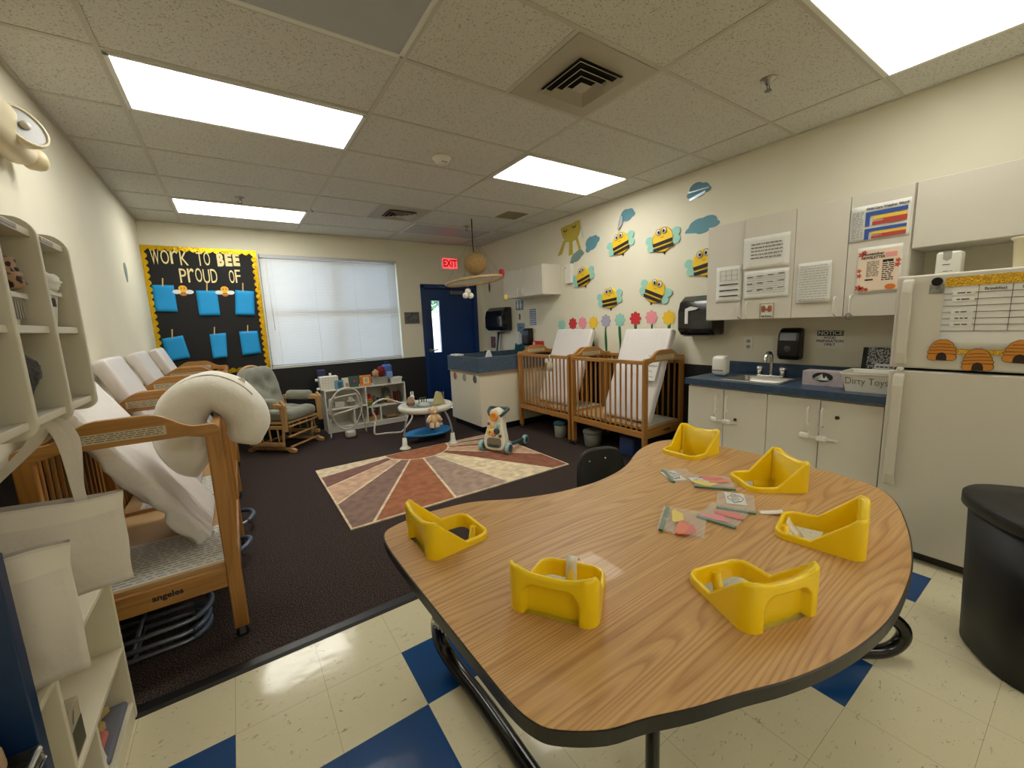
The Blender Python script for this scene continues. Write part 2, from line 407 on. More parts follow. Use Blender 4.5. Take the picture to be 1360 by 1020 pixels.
# door: frame, leaf with a narrow lite, closer, lever
dr = thing('door_1', None, None); struct(dr)
f = MB()
for a in ((DX0,DX0+.06,0,DZ),(DX1-.06,DX1,0,DZ),(DX0,DX1,DZ-.06,DZ)): f.box(a[0],a[1],F0-.018,F1,a[2],a[3])
f.build('door_frame', M_blue, dr, bevel=.004)
GX0, GX1, GZ0, GZ1 = 2.755, 2.895, .98, 1.83
l = MB(); a, b_ = DX0+.06, DX1-.06; yy0, yy1 = F0+.06, F0+.105
for q in ((a,GX0,.01,DZ-.06),(GX1,b_,.01,DZ-.06),(GX0,GX1,.01,GZ0),(GX0,GX1,GZ1,DZ-.06)): l.box(q[0],q[1],yy0,yy1,q[2],q[3])
leaf = l.build('door_leaf', M_blue, dr)
q = MB()
for c in ((GX0-.02,GX0,GZ0-.02,GZ1+.02),(GX1,GX1+.02,GZ0-.02,GZ1+.02),(GX0,GX1,GZ0-.02,GZ0),(GX0,GX1,GZ1,GZ1+.02)): q.box(c[0],c[1],yy0-.008,yy0,c[2],c[3])
q.build('lite_frame', M_blue, leaf, bevel=.002)
MB().box(GX0,GX1,F0+.08,F0+.086,GZ0,GZ1).build('pane', M_glass, leaf)
h = MB(); h.cyl((2.69,yy0,1.02),(2.69,yy0-.012,1.02),.032); h.tube([(2.69,yy0-.01,1.02),(2.69,yy0-.055,1.02),(2.71,yy0-.06,1.02),(2.80,yy0-.055,1.022)],.011)
h.build('lever_handle', M_steel, leaf)
c = MB(); c.box(3.08,3.40,yy0-.06,yy0,1.93,1.985); c.tube([(3.12,yy0-.03,1.99),(3.12,yy0-.03,2.03),(2.85,F0-.05,2.05)],.009); c.cyl((2.85,F0-.05,2.045),(2.85,F0,2.06),.012)
c.build('door_closer', M_grey, leaf, bevel=.004)

# blinds
bl = thing('window_blind', 'closed white horizontal slat blind hanging in the wide window', 'blind', ((WX0+WX1)/2, F0+.035, WZ1))
hw = (WX1-WX0)/2-.012
MB().box(-hw,hw,-.03,.02,-.04,0).build('head_rail', mat('blind_rail', (196,198,200), .4), bl, bevel=.004)
M_slat = mat('blind_slat', (226,227,226), .5); N, L, b = nodes_of(M_slat)
tl = N.new('ShaderNodeBsdfTranslucent'); tl.inputs[0].default_value = (*lin((236,236,234)),1)
ms = N.new('ShaderNodeMixShader'); ms.inputs[0].default_value = .045
L.new(b.outputs[0], ms.inputs[1]); L.new(tl.outputs[0], ms.inputs[2]); L.new(ms.outputs[0], N['Material Output'].inputs[0])
s = MB(); z = -.06; H = WZ1-WZ0
while z > -H+.03:
    a = R(71); dy, dz = .0125*cos(a), .0125*sin(a)
    s.grid(lambda u,v,z=z: (-hw+2*hw*u, -dy+2*dy*v+.0022*sin(pi*v)*sin(a), z-dz+2*dz*v-.0022*sin(pi*v)*cos(a)+.0015*sin(u*5+z*3)), 10, 3)
    z -= .0212
s.build('slats', M_slat, bl)
MB().box(-hw,hw,-.014,.014,-H+.004,-H+.024).build('bottom_rail', M_white, bl, bevel=.004)
c = MB()
for xx in (-hw*.86,-hw*.3,hw*.3,hw*.86): c.cyl((xx,-.016,-.04),(xx,-.016,-H+.02),.0012,n=5)
c.build('ladder_cords', mat('cord', (205,205,205), .8), bl)
MB().cyl((-hw+.06,-.03,-.05),(-hw+.08,-.035,-.98),.004,n=8).build('tilt_wand', M_plas, bl)

# ceiling fittings
M_diff = mat('lamp_diffuser', (240,240,225), .5); N, L, b = nodes_of(M_diff)
tc = N.new('ShaderNodeTexCoord'); sp = N.new('ShaderNodeSeparateXYZ'); L.new(tc.outputs['Object'], sp.inputs[0])
ab = N.new('ShaderNodeMath'); ab.operation='PINGPONG'; ab.inputs[1].default_value=.3; L.new(sp.outputs['Y'], ab.inputs[0])
r = N.new('ShaderNodeValToRGB'); e = r.color_ramp.elements      # two tubes behind the prismatic lens
e[0].position=0; e[0].color=(.72,.72,.72,1); e[1].position=.5; e[1].color=(1.15,1.15,1.15,1); e.new(1).color=(.6,.6,.6,1)
m2 = N.new('ShaderNodeMath'); m2.operation='DIVIDE'; m2.inputs[1].default_value=.3; L.new(ab.outputs[0], m2.inputs[0]); L.new(m2.outputs[0], r.inputs[0])
m3 = N.new('ShaderNodeMath'); m3.operation='MULTIPLY'; m3.inputs[1].default_value=LAMP_STRENGTH; L.new(r.outputs[0], m3.inputs[0])
b.inputs['Emission Color'].default_value = (1,.985,.90,1); L.new(m3.outputs[0], b.inputs['Emission Strength'])
M_trim = mat('troffer_trim', (225,225,220), .4)
M_off = mat('unlit_diffuser', (176,178,180), .4)
def troffer(i, col, label, lit=True, depth=.6096):
    t = thing('ceiling_light', label, 'ceiling light', ((CX[col]+CX[col+1])/2, RY(i)+depth/2, ZC), 0, 'ceiling lights')
    a, b = .6096-.012, depth/2-.012
    f = MB()
    for q in ((-a,a,-b,-b+.022),(-a,a,b-.022,b),(-a,-a+.022,-b,b),(a-.022,a,-b,b)): f.box(*q,-.012,-.0005)
    f.build('frame', M_trim, t, bevel=.003)
    MB().box(-a+.02,a-.02,-b+.02,b-.02,-.008,-.003).build('diffuser', M_diff if lit is True else (lit or M_off), t)
troffer(0,0,'lit ceiling light panel nearest the emergency light on the left wall')
troffer(4,0,'lit ceiling light panel above the black bulletin board')
troffer(0,2,'lit ceiling light panel in the middle, before the paper sun on the wall')
M_diff2 = M_diff.copy(); M_diff2.name = 'lamp_diffuser_dimmer'      # turned down so the wall beside it does not burn out
[n_ for n_ in M_diff2.node_tree.nodes if n_.type == 'MATH' and n_.operation == 'MULTIPLY'][0].inputs[1].default_value = LAMP_STRENGTH*.5
troffer(-4,2,'large lit ceiling light panel over the refrigerator, top right corner',M_diff2)
troffer(-8,2,'added unseen ceiling light panel behind the camera on the kitchen side')  # fill lamp added out of view to brighten floor and fridge
troffer(-8,0,'added unseen ceiling light panel behind the camera on the cubby side')  # second unseen fill lamp, added to lift the near end of the room
troffer(-2,0,'unlit grey ceiling light panel at the top edge above the yellow seats table', lit=False)
troffer(4,2,'unlit grey ceiling light panel above the hanging mobile and blue door', lit=False)
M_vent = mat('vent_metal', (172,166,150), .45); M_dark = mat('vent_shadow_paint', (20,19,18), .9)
def vent(cx, cy, label, s):
    t = thing('ceiling_vent', label, 'vent', (cx,cy,ZC), 0, 'ceiling vents')
    f = MB(); f.box(-.29,.29,-.29,.29,-.007,-.001); f.build('face_panel', M_vent, t, bevel=.003)
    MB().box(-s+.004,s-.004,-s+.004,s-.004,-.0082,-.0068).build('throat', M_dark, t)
    for k, q in enumerate((1,.74,.49,.25)):
        a = s*q; b_ = max(.0,a-.022); l = MB(); z0, z1 = -.026-.003*k, -.009-.003*k
        v = [(-a,-a,z0),(a,-a,z0),(a,a,z0),(-a,a,z0),(-b_,-b_,z1),(b_,-b_,z1),(b_,b_,z1),(-b_,b_,z1)]
        fs = [(0,1,5,4),(1,2,6,5),(2,3,7,6),(3,0,4,7)]
        if k == 3: fs.append((0,1,2,3))
        l.add(v, fs); o = l.build('louvre', M_vent, t); m_ = o.modifiers.new('t','SOLIDIFY'); m_.thickness = .004
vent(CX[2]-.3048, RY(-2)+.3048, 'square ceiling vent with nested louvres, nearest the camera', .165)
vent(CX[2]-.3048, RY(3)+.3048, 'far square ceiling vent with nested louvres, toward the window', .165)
t = thing('return_grille', 'plain beige square grille set in the far right ceiling', 'vent', (3.03,4.36,ZC))
MB().box(-.15,.15,-.15,.15,-.006,-.0005).build('grille_frame', mat('beige_metal', (150,142,112), .6), t, bevel=.002)
g = MB()
for i in range(14): g.box(-.13,.13,-.13+i*.019,-.12+i*.019,-.010,-.006)
g.build('slats', mat('beige_slat', (140,132,104), .6), t)
def sprinkler(x, y, label):
    t = thing('fire_sprinkler', label, 'sprinkler', (x,y,ZC), 0, 'fire sprinklers')
    MB().lathe([(.042,0),(.04,-.006),(.02,-.012),(.014,-.03),(.008,-.034),(0,-.034)],20).build('escutcheon', M_steel, t)
    d = MB(); d.tube([(-.013,0,-.03),(-.013,0,-.05),(0,0,-.062),(.013,0,-.05),(.013,0,-.03)],.003,6); d.cyl((0,0,-.06),(0,0,-.064),.019,n=14)
    d.build('deflector', M_grey, t)
sprinkler(2.70,1.26,'metal fire sprinkler near the big bright light panel'); sprinkler(.21,4.94,'metal fire sprinkler before the light panel above the bulletin board'); sprinkler(2.78,5.08,'small metal fire sprinkler beside the mobile cord')
t = thing('smoke_detector', 'round white smoke detector in the middle of the ceiling', 'smoke detector', (1.53,3.14,ZC))
MB().lathe([(.075,0),(.075,-.012),(.06,-.02),(.055,-.04),(.04,-.052),(0,-.055)],28).build('housing', M_plas, t)
s = MB()
for k in range(5): s.box(-.02+.009*k,-.016+.009*k,-.05,-.02,-.049,-.044)
s.build('vents', M_ink, t)
t = thing('ceiling_hook', 'tiny metal hook clipped to the ceiling grid above the window', 'hook', (CX[1],5.05,ZC-.004))
MB().tube(crom([(0,0,0),(0,0,-.02),(.012,0,-.035),(.02,0,-.025),(.012,0,-.015)],4),.0025,6).build('hook', M_grey, t)
# ------------------------------------------------------------------ far wall: bulletin board
YW = YF-.004
bd = thing('bulletin_board', 'black bulletin board with gold scalloped border and cream lettering', 'bulletin board', (-.20, YW, 1.70))
BX, BZ = .565, .765
MB().box(-BX+.02,BX-.02,-.010,0,-BZ,BZ-.02).build('backing_paper', mat('black_paper', (22,21,22), .8, bump=.15, bscale=14), bd)
M_gold = mat('gold_foil', (226,182,30), .22, .75, bump=.5, bscale=30)
bo = MB()
def scallop(L, n, w0, dep):
    p = [(0,0)]
    for i in range(n):
        for k in range(7): p.append((L*(i+k/7)/n, w0+dep*abs(sin(pi*k/7))))
    return p+[(L,w0),(L,0)]
for L_, o, dx, dz, nn in ((2*BX,(-BX,BZ),(1,0),(0,-1),15),(2*BX,(-BX,-BZ),(1,0),(0,1),15),(2*BZ,(-BX,-BZ),(0,1),(1,0),20),(2*BZ,(BX,-BZ),(0,1),(-1,0),20)):
    P = scallop(L_, nn, .035, .026)
    bo.prism([(o[0]+u*dx[0]+w*dz[0], o[1]+u*dx[1]+w*dz[1]) for u,w in P], -.017 if dx[0] else -.0155, -.009, XZ)
bo.build('scalloped_border', M_gold, bd)
M_cream = mat('cream_card', (236,222,164), .7)
def letters(txt, u0, u1, w0, w1, heavy=0, rows=None):
    """one cut-out letter per mesh, spread over u0..u1 (board coordinates)"""
    n = len(txt); st = (u1-u0)/n
    for i, ch in enumerate(txt):
        if ch == ' ': continue
        v, f = text_geo(ch, .2, ext=.001, bold=heavy)
        xs = [p[0] for p in v]; ys = [p[1] for p in v]
        sx = (st*.86)/(max(xs)-min(xs)); sz = (w1-w0)/(max(ys)-min(ys)); j = (i%3-1)*.006
        m = MB(); m.add([((x-min(xs))*sx+u0+i*st, -.0125-z, (y-min(ys))*sz+w0+j) for x,y,z in v], f)
        m.build('letter', M_cream, bd)
letters('WOrK',-.475,-.125,.56,.72,.0); letters('TO',-.055,.085,.56,.72,.0); letters('BEE',.145,.39,.56,.72,.012)
letters('PrOUD',-.24,.135,.355,.52,.0); letters('OF',.245,.375,.36,.52,.0)
M_sheet = mat('blue_card', (10,150,216), .6, var=.04, vscale=5)
M_peg = wood('clothespin_wood', (222,190,130), (190,150,92), axis=2, scale=3, cath=False)
def sheet(cn, pin, label, curl=.01):
    c = [Vector((x,0,z)) for x,z in cn]; cen = sum(c, Vector())/4
    t = thing('blue_sheet', label, 'paper', (cen.x, YW-.012, cen.z), 0, 'blue sheets pegged on the bulletin board')
    q = [p-cen for p in c]
    m = MB(); m.grid(lambda u,v: tuple((q[0]*(1-u)+q[1]*u)*(1-v)+(q[3]*(1-u)+q[2]*u)*v + Vector((0,-.002-curl*v*v-.004*sin(u*pi),0))), 6, 8)
    o = m.build('sheet', M_sheet, t); k = o.modifiers.new('t','SOLIDIFY'); k.thickness = .0012
    a, b = Vector((pin[0]-cen.x,0,pin[1]-cen.z)), Vector((pin[2]-cen.x,0,pin[3]-cen.z)); d = (b-a).normalized()
    M = Matrix.Translation((a+b)/2)@Matrix.Rotation(math.atan2(-d.x,-d.z),4,'Y').inverted()
    p = MB(); h = (b-a).length/2+.008; p.box(-.006,.006,-.013,-.008,-h,h,M=M); p.box(-.006,.006,-.006,-.001,-h,h,M=M); p.cyl((-.008,-.007,0),(.008,-.007,0),.004,n=8,m=1) if False else None
    p.build('clothespin', M_peg, t, bevel=.001)
sheet([(-.71,2.02),(-.51,2.02),(-.51,1.71),(-.71,1.72)],(-.61,2.09,-.60,2.01),'blue sheet pegged at the left end of the upper row')
sheet([(-.31,1.96),(-.10,1.96),(-.10,1.66),(-.31,1.66)],(-.20,2.04,-.19,1.96),'blue sheet pegged between the two small paper bees')
sheet([(.09,1.97),(.29,1.955),(.265,1.65),(.055,1.66)],(.17,2.05,.18,1.96),'blue sheet pegged at the right end of the upper row, below OF')
sheet([(-.70,1.40),(-.50,1.43),(-.46,1.16),(-.67,1.13)],(-.60,1.50,-.59,1.41),'tilted blue sheet at the left of the lower row, behind the cribs')
sheet([(-.24,1.43),(-.07,1.44),(-.09,1.14),(-.24,1.13)],(-.19,1.51,-.18,1.43),'narrow curled blue sheet in the middle of the lower row',.035)
sheet([(.07,1.45),(.27,1.45),(.28,1.16),(.07,1.145)],(.16,1.52,.17,1.44),'blue sheet at the right of the lower row, nearest the blind')
def ring(rx, rz, n=22, cx=0, cz=0): return [(cx+rx*cos(2*pi*i/n), cz+rz*sin(2*pi*i/n)) for i in range(n)]
M_beeo = mat('orange_card', (244,178,48), .6); M_wing0 = mat('white_card', (222,228,232), .6); M_brown = mat('brown_card', (120,62,26), .6)
for bx, bz, lb in ((-.43,1.955,'small orange paper bee left of the middle upper blue sheet'),(-.02,1.95,'small orange paper bee right of the middle upper blue sheet')):
    t = thing('paper_bee', lb, 'bee cutout', (bx,YW-.012,bz), 0, 'small paper bees on the bulletin board')
    MB().prism(ring(.042,.04,cz=.025),-.0035,-.0015,XZ).build('head', M_beeo, t)
    MB().prism(ring(.038,.028,cz=-.03),-.0025,-.0005,XZ).build('body', M_beeo, t)
    s = MB(); s.prism([(-.035,-.02),(.035,-.02),(.037,-.03),(-.037,-.03)],-.004,-.0025,XZ); s.prism([(-.033,-.042),(.033,-.042),(.026,-.05),(-.026,-.05)],-.004,-.0025,XZ); s.build('stripes', M_brown, t)
    for q in (-1,1): MB().prism(ring(.04,.025,cx=q*.06,cz=-.012),-.0042,-.0026,XZ).build('wing', M_wing0, t)
    f = MB()
    for q in (-1,1):
        f.prism(ring(.005,.008,10,q*.014,.03),-.005,-.0035,XZ); f.tube([(q*.012,-.003,.06),(q*.018,-.004,.08),(q*.028,-.004,.088)],.002,5)
    f.build('eyes_and_feelers', M_ink, t)

# exit sign, little picture
t = thing('exit_sign', 'white exit sign glowing red above the blue door', 'sign', (3.08,YF,2.42))
MB().box(-.155,.155,-.055,0,-.10,.10).build('housing', M_plas, t, bevel=.008)
p = MB(); p.box(-.125,.135,-.060,-.054,-.08,.08); p.build('lit_face', emis('exit_red', (255,70,74), 1.15), t)
put_text(MB(), 'EXIT', .155, .005, 0, -.0605, sx=.78, bold=.006).build('lettering', emis('exit_letters', (150,6,16), .7), t)
t = thing('framed_picture', 'small dark framed photo between the blind and the blue door', 'picture', (2.385,YF,1.56))
MB().box(-.12,.12,-.014,0,-.09,.09).build('frame', mat('pinkish_frame', (110,92,92), .5), t, bevel=.002)
MB().box(-.106,.106,-.016,-.013,-.076,.076).build('print', mat('grey_print', (96,98,98), .6, var=.6, vscale=22), t)

# hanging mobile
t = thing('hanging_mobile', 'hanging mobile of a jute ball inside a wooden hoop', 'mobile', (2.66,4.72,ZC))
M_jute = mat('jute_twine', (164,132,82), .9, var=.25, vscale=60, bump=.9, bscale=70)
MB().tube([(0,0,-.0),(0,0,-.36),(.012,0,-.44)],.006,6).build('cord', mat('dark_cord', (44,40,34), .9), t)
MB().ball((.02,0,-.55),(.148,.148,.142),22,14).build('jute_ball', M_jute, t)
h = MB(); cz = -.765
h.tube([(.0+.37*cos(2*pi*i/40), .37*sin(2*pi*i/40), cz+.03*cos(2*pi*i/40)-.025*sin(2*pi*i/40)) for i in range(40)], .018, 8, closed=True)
h.build('hoop', wood('hoop_wood', (206,176,132),(170,138,94),axis=0,scale=2,cath=False), t)
w_ = MB()
for k in range(5):
    a = 2*pi*k/5+.3; w_.cyl((0,0,-.2),(.37*cos(a),.37*sin(a),cz+.03*cos(a)-.025*sin(a)),.0012,n=5)
w_.build('threads', mat('thread', (120,114,100), .9), t)
M_red = mat('red_felt', (168,36,36), .8)
MB().lathe([(0,-.05),(.028,-.045),(.034,0),(.03,.04),(0,.05)],14,M=Matrix.Translation((.24,-.28,cz+.075))).build('red_bead_doll', M_red, t)
d = MB()
for q in ((0,0,0),(.035,0,-.05),(-.035,0,-.05)): d.ball((-.27+q[0],-.30+q[1],cz-.16+q[2]),.036,12,8)
d.tube([(-.27,-.30,cz),(-.27,-.30,cz-.13)],.0015,5)
d.build('white_felt_cloud', mat('white_felt', (228,224,212), .9), t)
d = MB(); d.tube([(.30,-.24,cz),(.31,-.24,cz-.20)],.0015,5); d.ball((.31,-.24,cz-.23),(.03,.03,.04),12,8)
d.build('yellow_felt_bead', mat('yellow_felt', (214,190,96), .9), t)
MB().ball((-.02,-.39,cz-.12),(.012,.012,.06),10,8).build('dark_pendant', mat('dark_cord2', (60,40,34), .8), t)

# ------------------------------------------------------------------ left wall
def onleft(y, z): return (XL, y, z)
t = thing('emergency_light', 'cream emergency light with two round lamp heads high on the left wall', 'emergency light', onleft(2.60,2.315), R(90))
M_beige = mat('aged_plastic', (214,200,164), .4)
MB().rbox(0,-.06,0,.60,.12,.20,.058,n=7).build('housing', M_beige, t)
for u, w, rr, yaw in ((.10,.0,.088,-.62),(.33,-.05,.05,1.0)):
    M = Matrix.Translation((u,-.105 if u < .2 else -.07,w))@Matrix.Rotation(yaw,4,'Z')@Matrix.Rotation(R(72),4,'X')
    h = MB().lathe([(rr*.55,-.02),(rr*.9,0),(rr,.03),(rr*.98,.042),(rr*.86,.043),(rr*.84,.036),(0,.015)],26,M=M).build('lamp_head', M_beige, t)
    MB().lathe([(rr*.835,.038),(rr*.5,.026),(0,.020)],26,M=M).build('reflector', mat('lamp_reflector',(118,116,110),.35), h)
    MB().lathe([(rr*.22,.03),(rr*.18,.052),(0,.056)],14,M=M).build('bulb', M_plas, h)
t = thing('pear_decal', 'small grey pear shaped decal on the left wall near the bulletin board', 'decal', onleft(5.25,2.03), R(90))
MB().prism([(.075*sin(a)*(1-.25*(cos(a)+1)), -.09*cos(a)*-1*-1) for a in [2*pi*i/20 for i in range(20)]],-.004,0,XZ).build('decal', mat('sage_card', (128,142,136), .7), t)

# wall cubby
cub = thing('cubby_unit', 'off-white wall cubby with rounded dividers above the front crib', 'wall cubby', (XL, 0, 0))
M_cub = mat('cubby_laminate', (206,200,182), .4, var=.015, vscale=3)
D = .345
def divider(y):
    p = [(0,1.19),(D-.04,1.19)]+arc(D-.034,1.224,.034,-80,0,5)+arc(D-.05,1.71,.05,0,90,6)+[(0,1.76)]
    return MB().prism(p, y-.009, y+.009, lambda u,w,t:(u,t,w)).build('divider', M_cub, cub, bevel=.003)
DY = [.66,.92,1.18,1.44,1.70,1.96]
for y in DY: divider(y)
for z, nm in ((1.225,'bottom_shelf'),(1.455,'shelf'),(1.715,'top_panel')):
    for a, b in zip(DY, DY[1:]):
        MB().box(.004,D-.012,a+.009,b-.009,z-.010,z+.010).build(nm, M_cub, cub, bevel=.002)
for a, b in zip(DY, DY[1:]): MB().box(0,.006,a+.009,b-.009,1.20,1.75).build('back_panel', M_cub, cub)
for a, b in zip(DY[2:], DY[3:]):
    lf = MB(); lf.box(D-.0125,D-.010,a+.06,b-.10,1.710,1.720); lf.build('label_slot', mat('slot_grey',(150,146,134),.5), cub)
SH = 1.464
def fabric(name, col, **k): return mat(name, col, .9, sheen=.2, **k)
M_leo = mat('leopard_fleece', (150,118,92), .95); N, L, b = nodes_of(M_leo)
tc = N.new('ShaderNodeTexCoord'); vo = N.new('ShaderNodeTexVoronoi'); vo.inputs['Scale'].default_value = 60; L.new(tc.outputs['Object'], vo.inputs['Vector'])
r = N.new('ShaderNodeValToRGB'); e = r.color_ramp.elements; e[0].position=.36; e[0].color=(*lin((40,24,18)),1); e[1].position=.48; e[1].color=(*lin((168,138,112)),1)
L.new(vo.outputs['Distance'], r.inputs[0]); L.new(r.outputs[0], b.inputs['Base Color'])
def heap(cx, cy, cz, sx, sy, sz, seed, amp=.03, fr=9):
    m = MB(); o = Vector((seed*7.1,seed*3.3,0))
    def fn(a, b):
        t = pi*b*.98+.02; ph = 2*pi*a
        p = Vector((sin(t)*cos(ph), sin(t)*sin(ph), -cos(t)))
        d = amp*noise.noise(p*1.6+o)+amp*.45*noise.noise(p*4.5+o)
        return (cx+(sx+d)*p.x, cy+(sy+d)*p.y, max(cz-sz, cz+(sz+d)*p.z))
    m.grid(fn, 40, 24, closed_u=True); return m
def basket(name, label, cat, loc, a, b, h, ta, M_, slots=True, grp=None):
    t = thing(name, label, cat, loc, 0, grp)
    m = MB(); w = .004
    v = [(-a*ta,-b*ta,0),(a*ta,-b*ta,0),(a*ta,b*ta,0),(-a*ta,b*ta,0),(-a,-b,h),(a,-b,h),(a,b,h),(-a,b,h)]
    iw = [(x*(1-w/a),y*(1-w/b),z+(w if z == 0 else 0)) for x,y,z in v]
    m.add(v+iw, [(3,2,1,0),(0,1,5,4),(1,2,6,5),(2,3,7,6),(3,0,4,7),(8,9,10,11),(9,8,12,13),(10,9,13,14),(11,10,14,15),(8,11,15,12),(4,5,13,12),(5,6,14,13),(6,7,15,14),(7,4,12,15)])
    m.build('bin_body', M_, t, bevel=.004)
    rim = MB()
    for q in ((-a-.007,a+.007,-b-.007,-b),(-a-.007,a+.007,b,b+.007),(-a-.007,-a,-b,b),(a,a+.007,-b,b)): rim.box(*q,h-.012,h+.003)
    rim.build('rim', M_, t, bevel=.002)
    return t
t = basket('storage_basket','slotted white basket under the leopard print fleece in the wall cubby','basket',(XL+.235,1.605,SH),.07,.055,.085,.8,M_plas)
s = MB()
for k in range(6):
    s.box(.060,.0715,-.045+k*.016,-.037+k*.016,.02,.07)
s.build('slots', mat('slot_shadow',(150,146,136),.8), t)
tag(heap(XL+.235,1.60,SH+.135,.085,.085,.05,1,.03).build('fleece_blanket', M_leo), 'leopard print fleece blanket heaped in a white cubby basket', 'blanket')
t = basket('storage_basket','white bin with a black square label in the far cubby compartment','basket',(XL+.255,1.865,SH),.055,.055,.11,.78,M_plas)
MB().box(.048,.0575,-.02,.010,.065,.090).build('label', M_ink, t)
tag(heap(XL+.25,1.87,SH+.135,.07,.075,.035,4,.03).build('white_cloth', fabric('white_cotton',(226,224,216))), 'white cloth spilling over the bin in the far cubby compartment', 'cloth')
t = thing('dark_bottle','dark bottle at the back of the far cubby compartment','bottle',(XL+.20,1.755,SH))
MB().lathe([(.03,0),(.032,.01),(.032,.17),(.02,.19)],16).build('body', mat('dark_plastic',(52,52,58),.4), t); MB().lathe([(.02,.185),(.02,.215),(0,.216)],14).build('cap', M_grey, t)
t = thing('paper_roll','white roll lying on the near cubby shelf, by the photo\'s left edge','roll',(XL+.235,1.35,SH+.05))
MB().cyl((-.06,0,0),(.085,0,0),.05,n=24).build('roll_body', M_plas, t); MB().cyl((.08,0,0),(.087,0,0),.026,n=18).build('core', M_ink, t)
M_knit = mat('grey_knit', (74,74,72), .95, var=.5, vscale=55, bump=1.0, bscale=55, stretch=(1,3,1))
tag(heap(XL+.21,1.565,1.236+.095,.11,.09,.095,6,.03).build('knit_blanket', M_knit), 'bunched dark grey knit blanket filling a lower cubby below the leopard fleece', 'blanket')

# low white shelf unit at the lower left
low = thing('low_shelf_unit', 'low white open shelf unit in the lower left corner', 'shelf unit', (XL,0,0))
M_ls = mat('shelf_laminate', (222,214,190), .4, var=.015, vscale=3)
LX, LY0, LY1 = .288, 1.25, 1.955
for y, z1, nm in ((LY1-.009,.62,'end_panel'),(LY0+.009,.59,'end_panel')):
    MB().box(0,LX,y-.009,y+.009,0,z1).build(nm, M_ls, low, bevel=.002)
MB().box(.0,LX-.005,1.435-.008,1.435+.008,.30,.572).build('divider', M_ls, low, bevel=.002)
MB().box(.0,LX-.005,1.60-.008,1.60+.008,.07,.285).build('divider', M_ls, low, bevel=.002)
for z, nm in ((.581,'top_panel'),(.293,'shelf'),(.062,'bottom_panel')):
    MB().box(0,LX,LY0+.018,LY1-.018,z-.009,z+.009).build(nm, M_ls, low, bevel=.002)
MB().box(.0,.008,LY0+.018,LY1-.018,.0,.60).build('back_panel', M_ls, low)
MB().box(LX-.02,LX-.004,LY0+.018,LY1-.018,0,.053).build('plinth', M_ls, low)
MB().box(0,.012,LY0+.018,LY1-.018,.59,.625).build('back_lip', M_ls, low, bevel=.002)
t = thing('puzzle_tray','grey tray holding a pink and a yellow animal piece on the bottom shelf','toy tray',(XL+.19,1.80,.071))
MB().rbox(0,0,.012,.17,.26,.024,.010).build('tray', mat('grey_tray',(110,112,124),.6), t)
tag(MB().rbox(XL+.205,1.735,.071+.024+.016,.10,.095,.03,.014).build('pink_toy_piece', mat('pink_wood',(196,112,104),.6)),'pink rounded toy piece on the grey tray','toy')
p = [(-.06,-.02),(-.03,.035),(.01,.03),(.05,.05),(.06,.01),(.04,-.01),(.045,-.03),(.02,-.012),(-.02,-.015),(-.035,-.035)]
tag(MB().prism(p,.096,.124,lambda u,w,t_:(XL+.205-w,1.855+u,t_)).build('yellow_toy_animal', mat('tan_wood',(196,170,108),.6), bevel=.004),'tan animal shaped toy piece on the grey tray','toy')
t = thing('card_box','small card box standing by the divider of the low white shelf','box',(XL+.235,1.47,.302))
MB().box(-.03,.045,-.018,.062,0,.14).build('carton', mat('pale_card',(176,166,140),.7), t, bevel=.002)
MB().box(.0445,.046,-.014,.058,.01,.085).build('dark_panel', mat('olive_print',(78,76,58),.7), t); 
p=MB(); p.add([(.0462,-.005,.10),(.0462,.012,.13),(.0462,.02,.13),(.0462,.004,.10)],[(0,1,2,3)]); p.build('printed_mark', M_greyink, t)
t = thing('picture_card','narrow white card standing at the front of the bottom shelf','card',(XL+.262,1.65,.071))
MB().box(0,.006,-.035,.035,0,.12,M=Matrix.Rotation(-.12,4,'Y')).build('card', M_paper, t)
MB().box(.006,.0065,-.02,-.012,.03,.09,M=Matrix.Rotation(-.12,4,'Y')).build('print', M_ink, t)
# blue cabinet side beyond the shelf and the metal tray on it
t = thing('blue_cabinet','dark blue cabinet end panel at the left edge of the photo','cabinet',(XL,0,0))
MB().box(0,.315,1.205,1.24,.0,1.0).build('end_panel', mat('blue_panel',(10,44,82),.4), t, bevel=.003)
MB().box(.0,.30,.9,1.205,.0,.54).build('base', M_ls, t, bevel=.003)
t = thing('metal_tray','shiny steel rimmed tray in the bottom left corner','tray',(XL+.225,1.05,.548))
f = MB()
for q in ((-.095,.095,-.15,-.138),(-.095,.095,.138,.15),(-.095,-.083,-.138,.138),(.083,.095,-.138,.138)): f.box(*q,.0,.03)
f.build('rim', M_steel, t, bevel=.005); MB().box(-.085,.085,-.14,.14,0,.008).build('pan', mat('tray_steel',(90,94,92),.35,.8), t)
t = thing('tan_cup','tan rounded dome cup upside down on the steel tray in the bottom left corner','cup',(XL+.235,1.12,.558))
MB().lathe([(.03,0),(.05,.015),(.062,.05),(.06,.08),(.04,.105),(.0,.115)],28).build('shell', mat('tan_plastic',(176,146,112),.4), t)

